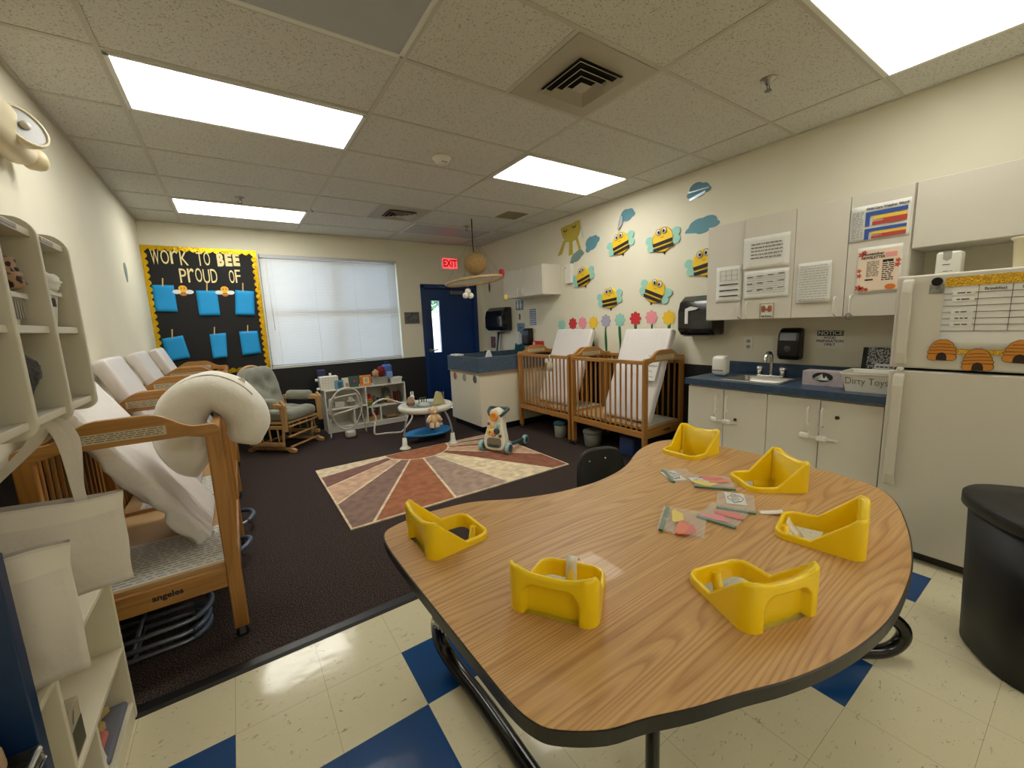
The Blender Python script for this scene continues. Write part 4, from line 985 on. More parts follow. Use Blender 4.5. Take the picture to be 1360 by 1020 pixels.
o = toy('pink_block','pink and white small block behind the tan triangle toy','toy',2.03,4.72,.464); MB().box(-.028,.028,-.025,.025,0,.07).build('block', M_plas, o, bevel=.005); MB().box(-.029,.029,-.026,.026,.052,.072).build('pink_top', C(210,130,130), o, bevel=.004)
o = toy('peg_stand','row of dark upright pegs at the right edge of the activity table','toy',2.11,4.76,.466); MB().rbox(0,0,.01,.09,.05,.02,.008).build('stand', M_plas, o)
for i in range(3): MB().cyl((-.025+.025*i,0,.015),(-.025+.025*i,0,.10+.01*i),.009,.006,n=10).build('peg', C(104,92,78), o)
# plush lamb
o = thing('plush_lamb','cream plush lamb hanging at the front of the activity table','plush toy',(1.81,4.345,.24))
M_lamb = mat('lamb_plush',(220,190,146),.95,sheen=.5,bump=.5,bscale=60)
MB().ball((0,0,.115),(.052,.04,.068),16,12).build('body', M_lamb, o)
hd = MB().ball((0,-.005,.215),(.045,.042,.048),16,12).build('head', M_lamb, o)
MB().ball((0,-.045,.205),(.022,.014,.018),12,8).build('muzzle', mat('muzzle_plush',(236,214,182),.95), hd)
for s in (-1,1):
    MB().tube([(s*.035,0,.155),(s*.065,-.01,.12),(s*.08,-.015,.085)],[.02,.022,.024],12).build('arm', M_lamb, o)
    MB().tube([(s*.028,0,.07),(s*.035,-.012,.03),(s*.036,-.016,.012)],[.026,.026,.028],12).build('leg', M_lamb, o)
    MB().ball((s*.045,0,.235),(.02,.008,.012),10,8).build('ear', M_lamb, o)
    MB().ball((s*.016,-.043,.225),.005,8,6).build('eye', M_ink, hd)
MB().tube(crom([(0,0,.255),(-.01,.03,.265),(.01,.08,.25)],4),.004,6).build('hanging_loop', C(110,116,80), o)

# ------------------------------------------------------------------ rug
rg = thing('sunburst_rug','cream and rust sunburst rug on the dark carpet','rug',(0,0,0))
RX0, RX1, RY0, RY1 = .53, 2.60, 2.915, 4.43
m = MB().box(RX0,RX1,RY0,RY1,.006,.0155)
def rugmat(n,c): return mat(n,c,.95,var=.24,vscale=14,bump=.3,bscale=120)
rm = [rugmat('rug_cream',(226,206,176)), rugmat('rug_cream_ray',(222,204,168)), rugmat('rug_plum',(134,94,84)), rugmat('rug_peach',(206,168,140)), rugmat('rug_taupe',(134,106,94)), rugmat('rug_rust',(160,100,68)), rugmat('rug_grey',(166,141,125)), rugmat('rug_brick',(140,88,66))]
RC = (1.60, 4.43); RR = .36
def clip(px, py, ang):
    c, s = cos(R(ang)), sin(R(ang)); best = 9
    for lim, d, pos in ((RX0+.015,c,px),(RX1-.015,c,px),(RY0+.015,s,py)):
        if abs(d) > 1e-6:
            k = (lim-pos)/d
            if k > .01: best = min(best,k)
    return best
BND = [180,193.5,208.5,223.5,239,261,281,298,312.5,328,337,345,352,360]; KEY = [1,2,3,4,5,6,1,7,3,5,3,4,3]
for (a0,a1),k in zip(zip(BND,BND[1:]),KEY):
    hf = R((a1-a0)/2); bi = R((a0+a1)/2); off = .011/sin(hf)
    ax, ay = RC[0]+cos(bi)*off, RC[1]+sin(bi)*off
    inn, out, d = [], [], [a0+(a1-a0)*i/8 for i in range(9)]
    for a in d:
        dx, dy = cos(R(a)), sin(R(a)); ox, oy = ax-RC[0], ay-RC[1]; b2 = ox*dx+oy*dy; cc = ox*ox+oy*oy-(RR+.02)**2
        t_ = -b2+max(0,b2*b2-cc)**.5; inn.append((ax+dx*t_, ay+dy*t_, .0165))
    for cx_, cy_ in ((RX0+.015,RY0+.015),(RX1-.015,RY0+.015)):
        ca = math.degrees(math.atan2(cy_-ay,cx_-ax))%360
        if a0 < ca < a1: d.append(ca)
    for a in sorted(d):
        q = clip(ax,ay,a); out.append((ax+q*cos(R(a)), ay+q*sin(R(a)), .0165))
    m.add(inn+out[::-1],[tuple(range(len(inn)+len(out)))],k)
pts = [(RC[0]+RR*cos(R(a)), min(RC[1]-.012,RC[1]+RR*sin(R(a))), .0165) for a in range(180,361,6)]
m.add(pts,[tuple(range(len(pts)))],5)
m.build('rug_pile', rm, rg)

# push walker on the rug
wk = thing('push_walker','white baby push walker with pale blue wheels and an orange ring, on the rug','push toy',(2.27,3.73,.016),R(-62))
M_wk = mat('walker_white',(230,226,206),.35); M_teal = mat('dark_teal',(48,74,76),.4); M_pale = mat('pale_blue_wheel',(150,184,190),.4)
P = crom([(-.11,0,.045),(-.135,0,.13),(-.105,0,.26),(-.085,0,.38),(-.065,0,.45),(0,0,.485),(.065,0,.45),(.085,0,.38),(.105,0,.26),(.135,0,.13),(.11,0,.045),(0,0,.025)],5,True)
bd_ = MB(); bd_.prism([(p.x,p.z) for p in P],-.04,.055,lambda u,w,t_:(u,t_+.16*(w-.05)*.9-.02,w)); wb = bd_.build('body_panel', M_wk, wk, bevel=.016, seg=3)
def face(z): return .144*(z-.05)-.062
def disc(nm, x, z, r, th, M_, r_in=0):
    M = Matrix.Translation((x,face(z),z))@Matrix.Rotation(R(90-8),4,'X')
    if r_in: MB().lathe([(r_in,-.004),(r,-.004),(r,th*.6),(r*.9,th),(r_in*1.1,th),(r_in,th*.6)],24,M=M).build(nm, M_, wb)
    else: MB().lathe([(r,-.004),(r,th*.7),(r*.8,th),(0,th)],20,M=M).build(nm, M_, wb)
disc('orange_ring',-.008,.395,.050,.022,C(232,146,40),.022); disc('ring_hub',-.008,.395,.022,.012,C(196,96,30))
disc('yellow_gear',-.055,.225,.036,.014,C(238,198,92)); disc('gear_hub',-.05,.228,.012,.022,C(150,90,40)); disc('teal_wheel',.03,.24,.036,.014,M_teal); disc('pink_gear',-.005,.20,.026,.012,C(224,134,100))
disc('orange_star',-.03,.29,.022,.010,C(240,180,80)); disc('green_heart',.045,.305,.022,.010,C(140,184,172)); disc('brown_button',.075,.19,.018,.012,C(122,66,34)); disc('red_block',-.072,.315,.016,.012,C(176,76,60))
w_ = MB(); w_.prism(rrect(-.085,.085,.065,.165,.03),-.0,.012,lambda u,w,t_:(u,face(w)-.004+t_-.006,w)); w_.build('window_panel', mat('smoky_window',(128,118,98),.12), wb)
tr2 = MB(); tr2.prism([(-.07,.07),(.07,.07),(.06,.10),(0,.092),(-.06,.10)],-.002,.004,lambda u,w,t_:(u,face(w)-.012+t_,w)); tr2.build('window_base', M_teal, wb)
for s in (-1,1):
    MB().tube(crom([(s*.06,.0,.40),(s*.10,.03,.44),(s*.115,.10,.47)],5),.018,12).build('handle_arm', M_teal, wk)
    c = MB(); c.cyl((s*.145,-.03,.062),(s*.19,-.03,.062),.062,n=28); wh = c.build('front_wheel', M_pale, wk, bevel=.010, seg=3)
    MB().cyl((s*.185,-.03,.062),(s*.195,-.03,.062),.040,n=24).build('wheel_hub', M_teal, wh)
    MB().tube([(s*.10,-.01,.07),(s*.15,-.03,.062)],.03,12).build('axle', M_teal, wk)
    MB().tube([(s*.10,.0,.075),(s*.16,.16,.075),(s*.165,.34,.065)],.022,12).build('rear_strut', M_teal, wk)
    c = MB(); c.cyl((s*.155,.36,.055),(s*.195,.36,.055),.055,n=28); wh = c.build('rear_wheel', M_pale, wk, bevel=.010, seg=3)
    MB().cyl((s*.19,.36,.055),(s*.198,.36,.055),.034,n=24).build('wheel_hub', M_teal, wh)
MB().tube([(-.115,.10,.47),(.115,.10,.47)],.018,12).build('grip_bar', M_teal, wk)
# ------------------------------------------------------------------ counter in the far right corner
M_bl = mat('blue_laminate', (52,74,98), .3, var=.22, vscale=26); M_bl2 = mat('blue_laminate_slate', (66,84,102), .45, var=.25, vscale=30)
M_cc = mat('counter_cream', (220,212,190), .45, var=.01, vscale=3)
ct = thing('changing_counter','cream corner counter with a blue speckled rim, beside the blue door','counter',(2.52,4.47,0))
W, DD = 1.17, .86
MB().box(.0,W,0,DD,.10,.80).build('cabinet_body', M_cc, ct, bevel=.003)
MB().box(.05,W,.05,DD,0.006,.10).build('toe_kick', mat('toe_kick_black',(16,16,17),.5), ct)
r_ = MB()
for q in ((-.03,W,-.03,.02),(-.03,.02,.02,DD),(.02,W,DD-.05,DD)): r_.box(*q,.805,1.0)
r_.build('blue_rim', M_bl2, ct, bevel=.003); MB().box(.02,W,.02,DD-.05,.80,.83).build('counter_top', mat('counter_pad',(74,92,104),.5), ct)
e_ = MB(); e_.box(-.032,W,-.032,-.0,.792,.806); e_.box(-.032,0,-.0,DD,.792,.806); e_.build('edge_strip', mat('tan_edge',(150,128,100),.5), ct)
G='round picture stickers on the cream counter'
for i,(y,c,lb) in enumerate(((.70,(150,96,70),'round brown picture sticker farthest from the counter corner'),(.42,(150,146,134),'round pale grey picture sticker in the middle of three'),(.13,(84,80,70),'round dark picture sticker nearest the counter corner'))):
    t = thing('round_sticker',lb,'sticker',(2.519,4.47+y,.715),R(-90),G)
    MB().prism(ring(.058,.062),-.003,0,XZ).build('disc', mat('sticker_rim',(206,202,190),.5), t); MB().prism(ring(.048,.052),-.0045,-.002,XZ).build('picture', mat('sticker%d'%i,c,.5,var=.5,vscale=50), t)
t = thing('paper_stack','white stack of papers on the rim of the counter by the blue door','papers',(2.575,5.12,1.0))
MB().box(-.09,.02,-.10,.10,.001,.02).build('sheets', M_paper, t, bevel=.002)
t = thing('wipes_pack','white folded paper peak standing on the counter top','paper',(2.95,4.95,.83)); MB().prism([(-.10,0),(.10,0),(.02,.215),(-.01,.22)],-.02,.02,XZ).build('peak', M_paper, t, bevel=.004)

# ------------------------------------------------------------------ far right wall
def onright(y, z, out=0): return (XR-out, y, z)
RW = R(-90)
cb = thing('hanging_cabinet','small two door white wall cabinet in the far right corner','cabinet',(XR,4.23,1.77))
HC = .385
MB().box(-.30,0,0,.93,0,HC).build('cabinet_body', M_lam, cb, bevel=.002)
for y0, y1, hy in ((.003,.463,.405),(.467,.927,.525)):
    d = MB().box(-.318,-.301,y0,y1,.003,HC-.003).build('cabinet_door', M_lam, cb, bevel=.002)
    MB().tube(crom([(-.318,hy,.02),(-.345,hy,.03),(-.345,hy,.10),(-.318,hy,.11)],4),.006,8).build('handle', M_white, d)
def dispenser(name, label, y, z, w, h, dp, M_, tall=False):
    t = thing(name, label, 'dispenser', onright(y,z), RW)
    P = [(0,-h/2),(-dp*.75,-h/2),(-dp,-h*.36),(-dp,h*.12),(-dp*.86,h*.36),(-dp*.55,h/2),(0,h/2)]
    MB().prism(P,-w/2,w/2,lambda u,v,t_:(t_,u,v)).build('cover', M_, t, bevel=.02, seg=4)
    return t
M_gloss = mat('black_gloss_plastic', (16,16,18), .12, coat=.5)
t = dispenser('paper_towel_dispenser','black paper towel dispenser on the far right wall beyond the wall cabinet',5.68,1.485,.52,.37,.20,M_gloss)
MB().box(-.14,.14,-.17,-.05,-.193,-.180).build('towel_slot', M_steel, t)
t = dispenser('soap_dispenser','black soap dispenser behind the crib at the far right wall',4.95,1.20,.16,.26,.11,M_blackp)
MB().box(-.06,.06,-.10,-.03,-.145,-.128).build('push_lever', M_grey, t)
M_pic = mat('blue_grey_print',(104,128,148),.35,var=.5,vscale=40)
def sign(label, y, z, w, h, M_, name='poster', cat='poster'):
    t = thing(name,label,cat,onright(y,z),RW); MB().box(-w/2,w/2,-.003,0,-h/2,h/2).build('sheet', M_paper, t)
    MB().box(-w/2+.012,w/2-.012,-.0042,-.002,-h/2+.012,h/2-.012).build('print', M_, t); return t
t = sign('laminated picture poster just below the small wall cabinet',5.20,1.68,.23,.17,M_pic)
p = MB()
for x in (-.05,.03): p.prism(ring(.022,.05,12,x,-.01),-.006,-.004,XZ); p.prism(ring(.016,.016,12,x,.055),-.006,-.004,XZ)
p.build('pale_figures', M_paper, t)
t = sign('laminated poster hanging above the white cloth on the far right wall',5.18,1.33,.23,.18,M_pic); MB().box(-.05,.05,-.006,-.004,.0,.012).build('dark_line', M_ink, t)
t = sign('blue lettered poster right of the other far wall posters',4.87,1.49,.18,.26,mat('blue_print',(88,118,160),.5,var=.4,vscale=30))
p = MB(); lines(p,-.07,.07,-.11,.11,7,-.0045,0,.45,9); p.build('white_lettering', M_paper, t)
t = thing('switch_plate','white plate with a dark slot between two far wall posters','switch',onright(5.20,1.505),RW); MB().box(-.055,.055,-.006,0,-.06,.06).build('plate', M_plas, t, bevel=.002); MB().box(-.018,.018,-.010,-.005,-.045,.045).build('slot', mat('slot_dark',(96,90,76),.6), t)
t = sign('small framed pink picture low on the far right wall near the door',6.02,1.10,.18,.22,mat('pink_print',(128,92,96),.5,var=.5,vscale=25),'framed_picture','picture')
t = thing('hanging_cloth','white and teal cloth hanging from a hook on the far right wall','cloth',onright(5.20,1.28),RW)
m = MB(); m.grid(lambda u,v:((u-.5)*(.05+.16*v),-.03-.02*sin(u*9)*v-.01,-.20*v),14,10); o = m.build('white_top', mat('white_cotton2',(214,220,224),.9), t); o.modifiers.new('t','SOLIDIFY').thickness=.004
m = MB(); m.grid(lambda u,v:((u-.5)*(.20+.10*v),-.035-.028*sin(u*9),-.18-.17*v),14,8); o = m.build('teal_bottom', mat('teal_cotton',(22,84,98),.9), t); o.modifiers.new('t','SOLIDIFY').thickness=.004
MB().tube([(0,0,.02),(0,-.03,.02),(0,-.04,.0),(0,-.045,.01)],.004,6).build('hook', M_grey, t)
t = thing('broom_set','thin dark and grey poles leaning on the far right wall below the towel dispenser','broom',(XR-.10,5.78,.006))
for i,(y,c) in enumerate(((-.06,(190,190,188)),(.0,(40,40,44)),(.05,(170,172,176)))): MB().cyl((-.14,y,0),(.06,y*.7-.01,1.27),.011,n=10).build('pole', C(*c), t)
MB().rbox(-.14,0,.06,.09,.22,.11,.02).build('brush_head', mat('brush_grey',(110,108,104),.9), t)
t = thing('red_folder','red box file standing at the wall behind the farther crib','folder',onright(4.72,1.045),RW); MB().box(-.11,.10,-.062,-.006,-.13,.095).build('file_cover', mat('red_card',(196,28,36),.5), t, bevel=.003); MB().box(-.085,-.045,-.064,-.0615,.02,.08).build('spine_label', M_paper, t)

# ------------------------------------------------------------------ paper sun, clouds, bees and flowers
XF = XR-.0035
M_yel = mat('yellow_plate', (244,202,36), .55, var=.03, vscale=6); M_stripe = mat('dark_brown_card', (40,32,28), .7)
M_aqua = mat('aqua_card', (154,208,192), .7); M_teal2 = mat('blue_grey_card', (96,146,162), .7); M_silver = mat('silver_tape', (150,166,176), .3, .4)
M_scl = mat('grey_lilac_card', (172,176,188), .7)
def bee(label, y, z, s, ang, smile=False, stripeflip=0):
    t = thing('paper_bee', label, 'bee cutout', onright(y,z), RW, 'yellow paper plate bees on the right wall'); t.rotation_mode = 'YXZ'
    t.rotation_euler = (0,R(-ang),RW)
    b = MB(); b.lathe([(.118*s,0),(.124*s,.006),(.112*s,.012),(.085*s,.009),(0,.009)],36,M=Matrix.Translation((0,-.004,0))@Matrix.Rotation(R(90),4,'X')); b.build('plate_body', M_yel, t)
    for w0 in (-.012,-.062):
        q = []
        for k in range(9):
            a = -1+k/4; q.append((a*.116*s*(1-.06*(w0<-.03)), (w0)*s))
        h = .034*s; MB().prism([(-.117*s,w0*s),(.117*s,w0*s),(.117*s*(.96),w0*s+h*-1+h*.0),(-.117*s*.96,w0*s-h)],-.0185,-.0165,XZ).build('stripe', M_stripe, t)
    for q in (-1,1):
        wg = MB(); wg.prism(ring(.048*s,.042*s,18,q*.155*s,.035*s),-.012,-.0105,XZ); wg.prism(ring(.042*s,.040*s,18,q*.150*s,-.042*s),-.0122,-.0107,XZ); wg.build('wing', M_aqua, t)
        ey = MB(); ey.prism(ring(.026*s,.030*s,16,q*.034*s,.085*s),-.0215,-.0165,XZ); e1 = ey.build('eye', M_paper, t)
        MB().prism(ring(.013*s,.016*s,12,q*.030*s,.080*s),-.0235,-.021,XZ).build('pupil', M_ink, e1)
        MB().tube([(q*.034*s+.026*s*cos(k/16*2*pi),-.021,.085*s+.030*s*sin(k/16*2*pi)) for k in range(16)],.0022*s,5,closed=True).build('eye_ring', M_stripe, e1)
    sm_ = MB().tube([(.018*s*cos(R(a)),-.0175,.035*s+.012*s*sin(R(a))) for a in range(200,341,20)],.0016,5).build('smile', M_stripe, t)
    MB().prism([(-.02*s,-.112*s),(.02*s,-.112*s),(.004*s,-.152*s)],-.010,-.004,XZ).build('stinger', M_stripe, t)
bee('paper plate bee in the upper row nearest the paper sun',3.205,2.245,.98,14)
bee('largest paper plate bee in the middle of the upper row, toward the cabinets',2.66,2.185,1.0,8)
bee('paper plate bee half hidden behind the upper cabinet side',2.205,1.90,1.0,10)
bee('paper plate bee at the left, beside the white wall box and below the clouds',3.80,1.95,.98,16)
bee('paper plate bee just above the flowers, left of the tilted one',3.37,1.66,.97,6)
bee('paper plate bee tilted the other way above the pink and red flowers',2.745,1.685,1.0,-22)
def cloud(label, y, z, w, h, M_, rot=0, fold=False, seed=0):
    t = thing('paper_cloud', label, 'cloud cutout', onright(y,z), RW, 'blue paper clouds on the right wall'); t.rotation_mode = 'YXZ'; t.rotation_euler = (0,R(-rot),RW)
    q_ = .04*sin(seed*2.1); CI = ((-.29,-.10,.21),(-.08,.10+q_,.30),(.17,.06-q_,.26),(.33,-.12,.17),(.02,-.12,.30)); P = []
    for k in range(72):
        a = 2*pi*k/72; dx, dy = cos(a), sin(a); best = .05
        for cx_, cy_, cr in CI:
            b2 = cx_*dx+cy_*dy; dd = b2*b2-(cx_*cx_+cy_*cy_-cr*cr)
            if dd > 0: best = max(best,b2+dd**.5)
        P.append((w*best*dx, h*1.25*best*dy if dy > 0 else h*1.05*best*dy))
    MB().prism(P,-.004,-.001,XZ).build('cloud_card', M_, t)
    if fold: MB().prism(P,-.002,.0,lambda u,v,q:(-w*.42+v*.45+u*.30,q-.012-abs(u)*.10,u*.62-h*.30)).build('curled_back', M_scl, t)
    return t
cloud('small blue grey cloud just right of the paper sun',3.65,2.325,.26,.17,M_teal2,30,seed=1)
cloud('grey green cloud between the paper sun and the leftmost bee',3.92,2.21,.27,.13,mat('sage_card2',(122,150,140),.7),22,seed=2)
cloud('folded blue cloud curling off the wall high above the upper row',3.12,2.525,.22,.14,M_teal2,10,True,seed=3)
c = cloud('taped blue cloud highest on the right wall near the ceiling',2.29,2.555,.24,.14,mat('blue_grey_card2',(92,136,152),.7),5,seed=4)
m = MB(); m.box(-.10,.10,-.006,-.004,-.004,.008,M=Matrix.Rotation(.1,4,'Y')); m.box(-.10,.06,-.006,-.004,-.055,-.03,M=Matrix.Rotation(-.15,4,'Y')); m.build('tape', M_silver, c)
c = cloud('wide blue cloud beside the top of the upper cabinets',2.25,2.235,.34,.16,M_teal2,6,seed=5)
m = MB(); m.prism([(-.17,-.02),(-.06,-.05),(-.02,-.075),(-.08,-.06),(-.15,-.045)],-.0055,-.004,XZ); m.prism([(.08,-.075),(.15,-.06),(.15,-.08)],-.0055,-.004,XZ); m.build('torn_white_edge', M_paper, c)
cloud('sliver of grey green cloud behind the white papers on the cabinet side',2.09,1.635,.12,.10,mat('sage_card2',(122,150,140),.7),60,seed=6)
# paper sun
t = thing('paper_sun','faded yellow paper sun with drooping rays near the ceiling','sun cutout',onright(4.02,2.52),RW)
M_sun = mat('faded_yellow_card',(190,170,66),.7,var=.06,vscale=5)
sb = MB(); sb.prism([(-.19,.085),(-.10,.10),(.02,.105),(.10,.12),(.19,.12),(.20,.04),(.15,-.05),(.09,-.10),(0,-.115),(-.08,-.10),(-.15,-.03)],-.006,-.003,XZ); sb.build('sun_face', M_sun, t)
for P in ([(-.13,-.07),(-.09,-.085),(-.17,-.24),(-.25,-.255),(-.235,-.22)],[(-.025,-.10),(.03,-.105),(.035,-.27),(-.04,-.28)],[(.085,-.07),(.12,-.06),(.185,-.22),(.15,-.24)]):
    MB().prism(P,-.009,-.0065,XZ).build('ray', M_sun, t)
for u,w in ((-.10,.055),(.07,.075)): MB().tube([(u+.028*cos(R(a)),-.0075,w+.026*sin(R(a))) for a in range(185,356,17)],.005,6).build('closed_eye', M_stripe, t)
MB().prism([(.19,.12),(.205,.05),(.23,-.10),(.25,-.12),(.235,.02),(.21,.12)],-.03,-.027,XZ).build('curled_corner', mat('pale_card2',(206,206,200),.7), t)
t = thing('sensor_box','narrow white box on the wall beside the leftmost bee','wall box',onright(4.04,2.015),RW); MB().box(-.055,.055,-.05,0,-.12,.12).build('housing', M_plas, t, bevel=.004); MB().cyl((-.04,-.0505,.075),(-.04,-.053,.075),.007,n=10).build('indicator', M_ink, t)
# flowers
M_green = mat('green_crepe',(26,116,56),.75,var=.1,vscale=30)
FC = dict(aqua=(150,206,190),red=(200,48,52),pink=(236,150,160),yellow=(242,196,40),lilac=(168,164,186))
FL = [(4.23,1.35,1.00,'aqua','aqua paper flower at the left end of the flower row'),(4.01,1.375,1.00,'red','smaller red paper flower, left of the first pink one'),(3.83,1.38,1.02,'pink','pink paper flower third from the left in the row'),(3.64,1.38,1.0,'yellow','yellow paper flower above the farther mattress'),(3.435,1.395,.92,'lilac','lilac grey paper flower, the only one of its colour'),(3.22,1.40,.90,'aqua','aqua paper flower with a long stem between the two mattresses'),(3.00,1.41,1.02,'red','red paper flower above the nearer mattress'),(2.79,1.415,1.02,'pink','pink paper flower above the nearer mattress'),(2.58,1.405,1.02,'yellow','yellow paper flower at the right end of the row')]
for i,(y,z,zb,cn,lb) in enumerate(FL):
    t = thing('paper_flower',lb,'flower cutout',onright(y,z),RW,'paper flowers on the right wall')
    P = [((.058+.020*abs(cos(4*a)))*cos(a), (.058+.020*abs(cos(4*a)))*sin(a)) for a in [2*pi*k/64 for k in range(64)]]
    MB().prism(P,-.006,-.003,XZ).build('blossom', mat('card_'+cn,FC[cn],.7), t)
    h = z-zb; st = MB(); tw = []
    for k in range(13):
        q = k/12; ww = .019*(.45+.55*abs(cos(q*h*9+.3+i))) ; tw.append((ww, .006*sin(q*5+i), -.05-q*(h-.05)))
    for (a,o,z0),(b_,p_,z1) in zip(tw,tw[1:]): st.add([(-a+o,-.004,z0),(a+o,-.0045,z0),(b_+p_,-.0045,z1),(-b_+p_,-.004,z1)],[(0,1,2,3)],0,True)
    o = st.build('stem', M_green, t); o.modifiers.new('t','SOLIDIFY').thickness = .0015

# big towel dispenser by the cabinets
t = dispenser('paper_towel_dispenser','large black paper towel dispenser beside the upper kitchen cabinets',2.17,1.415,.34,.36,.22,M_gloss)
p = MB(); p.prism([(-.085,-.07),(-.055,-.07),(-.055,.045),(.02,.055),(.045,.07),(-.03,.085),(-.085,.065)],-.228,-.220,XZ); p.build('white_l_piece', M_paper, t)  # white L-shaped piece on the front of the cover
MB().box(-.12,.12,-.19,-.06,-.187,-.178).build('towel_slot', M_grey, t)

# bins below the right hand cribs
def bin_(name,label,x,y,r,h,col,lid=None,box=False):
    t = thing(name,label,'bin',(x,y,.006))
    if box: MB().rbox(0,0,h/2,r*2,r*1.7,h,.02).build('body', C(*col), t)
    else: MB().lathe([(r*.82,0),(r*.86,.004),(r,h),(r*.95,h),(r*.8,.03),(0,.02)],28).build('body', C(*col), t)
    if lid: MB().lathe([(r*1.04,h-.012),(r*1.06,h+.008),(r*.9,h+.022),(0,h+.026)],28).build('lid', C(*lid), t)
bin_('storage_tub','grey tub with a teal lid under the farther right crib',3.20,3.72,.085,.17,(134,134,124),(60,104,112))
bin_('storage_tub','wide plain grey tub under the nearer right crib',3.24,3.22,.105,.16,(120,118,106),(126,124,114))
bin_('storage_box','dark blue box under the nearer right crib, toward the kidney table',3.32,2.72,.11,.20,(44,62,104),None,True)
bin_('storage_box','teal blue box at the end of the nearer right crib',3.50,2.19,.09,.30,(30,84,104),None,True)
t = thing('crib_rattle','pale cloth rattle hanging from the farther right crib rail','toy',(3.052,3.72,.985))
MB().tube([(0.012,0,.045),(-.004,0,.03),(-.008,0,-.02)],.008,8).build('strap', C(196,188,170), t); MB().ball((-.018,-.02,-.09),(.035,.045,.065),14,10).build('rattle_body', mat('rattle_cloth',(182,174,150),.9), t); MB().ball((-.012,.045,-.03),(.022,.025,.03),12,8).build('rattle_head', C(206,200,184), t)
# ------------------------------------------------------------------ kitchen run on the right wall
XU = 3.38
t = thing('upper_cabinet','white four door upper cabinet hung with papers over the sink','cabinet',(XU,1.985,1.37),RW)
# local: x to the right along the wall, -y out to the room
UW, UH, UD = 1.255, .762, XR-XU-.003
MB().box(0,UW,0,UD,0,UH).build('cabinet_body', M_lam, t, bevel=.002)
AJ = R(5)
def pull(x, z0, z1, parent, y=0, r=.006):
    return MB().tube(crom([(x,y,z0),(x,y-.03,z0+.012),(x,y-.033,(z0+z1)/2),(x,y-.03,z1-.012),(x,y,z1)],4),r,8).build('handle', M_white, parent)
for i,(a, b, hx) in enumerate(((.003,.308,.283),(.312,.645,.35),(.649,.952,.91),(.956,1.252,.995))):
    if i == 1:
        d = MB().box(a-b,0,-.018,-.001,.003,UH-.003).build('cabinet_door', M_lam, t, loc=(b,0,0), bevel=.002); d.rotation_euler.z = AJ
        pull(hx-b,.012,.135,d,-.018)
    else:
        d = MB().box(a,b,-.018,-.001,.003,UH-.003).build('cabinet_door', M_lam, t, bevel=.002); pull(hx,.012,.135,d,-.018)
UC = t
t = thing('overhead_cabinet','white cabinet over the refrigerator with its long flat door','cabinet',(XU,.727,1.755),RW)
MB().box(0,.95,0,UD,0,.377).build('cabinet_body', M_lam, t, bevel=.002)
for a, b, hx in ((.003,.472,.43),(.478,.947,.52)):
    d = MB().box(a,b,-.018,-.001,.003,.374).build('cabinet_door', M_lam, t, bevel=.002); pull(hx,.015,.125,d,-.018)
def paper(name, label, cat, y, z, w, h, x=XU-.0185, rot=0, curl=.004, M_=None, rotz=RW, group=None):
    t = thing(name,label,cat,(x,y,z),rotz,group); t.rotation_mode = 'YXZ'; t.rotation_euler = (0,R(rot),rotz)
    if 1.34 < y < 1.66 and x > 3.3: t.location.x = XU-.0195-(y-1.34)*sin(AJ); t.rotation_euler.z = RW+AJ
    m = MB(); m.grid(lambda u,v:((u-.5)*w,-.001-curl*(v-.5)**2*2-curl*.4*sin(u*7),(.5-v)*h),6,8); o = m.build('sheet', M_ or M_paper, t)
    o.modifiers.new('t','SOLIDIFY').thickness = .0008
    return t
PT = -.0075
def lines_on(t, nm, x0, x1, z0, z1, n, m_=None, h=.35, seed=0, tt=PT):
    m = MB(); lines(m,x0,x1,z0,z1,n,tt,0,h,seed); return m.build(nm, m_ or M_greyink, t)
def text_on(t, nm, s, size, u, w, m_=None, tt=PT, **k): return put_text(MB(),s,size,u,w,tt,**k).build(nm, m_ or M_ink, t)
t = paper('posted_paper','white letter with five centred lines, upper sheet on the first cabinet door','paper',1.52,1.865,.31,.235)
lines_on(t,'printed_text',-.10,.11,-.05,.075,5,h=.3,seed=2)
t = paper('posted_paper','crinkled white chart with dark row marks under the centred letter','paper',1.51,1.63,.30,.205,curl=.008)
m = MB(); 
for j in range(3):
    for i in range(4): m.box(-.13+i*.07,-.09+i*.07,PT-.001,PT,.055-.05*j+.004*i,.060-.05*j+.004*i)
m.build('row_marks', M_ink, t); lines_on(t,'printed_text',-.13,.13,-.07,.07,9,mat('pale_ink',(176,174,168),.8),.25,4)
t = paper('hand_sign','small white card with two brown hands reading All Done','sign',1.495,1.43,.095,.115,curl=.001)
m = MB()
for s in (-1,1):
    m.prism(ring(.014,.019,14,s*.022,.010),PT-.001,PT,XZ)
    for k in range(4): m.prism(ring(.0032,.011,8,s*.022-.0105+.007*k,.034-.003*abs(k-1.5)),PT-.001,PT,XZ)
    m.prism(ring(.010,.0035,8,s*.022-s*.018,.012),PT-.001,PT,XZ)
m.build('hands', mat('hand_brown',(158,92,48),.7), t); text_on(t,'lettering','All Done',.019,0,-.038,bold=.0006)
bo_ = MB()
for q in ((-.0475,.0475,-.0575,-.055),(-.0475,.0475,.055,.0575),(-.0475,-.045,-.055,.055),(.045,.0475,-.055,.055)): bo_.box(q[0],q[1],-.006,-.0015,q[2],q[3])
bo_.build('border', mat('tan_border',(168,150,120),.6), t)
t = paper('posted_paper','crumpled white sheet alone on the middle cabinet door','paper',1.205,1.61,.20,.275,curl=.012)
sh = kids(t)[0]
for v in sh.data.vertices: v.co.y += -.006+.008*noise.noise(Vector((v.co.x*22,v.co.z*22,3)))
lines_on(t,'printed_text',-.085,.085,-.12,.12,14,mat('pale_ink',(176,174,168),.8),.3,6,-.022)
t = paper('weather_chart','laminated weather chart with blue, yellow and red bands on the right door','chart',.885,1.945,.285,.215,curl=.002)
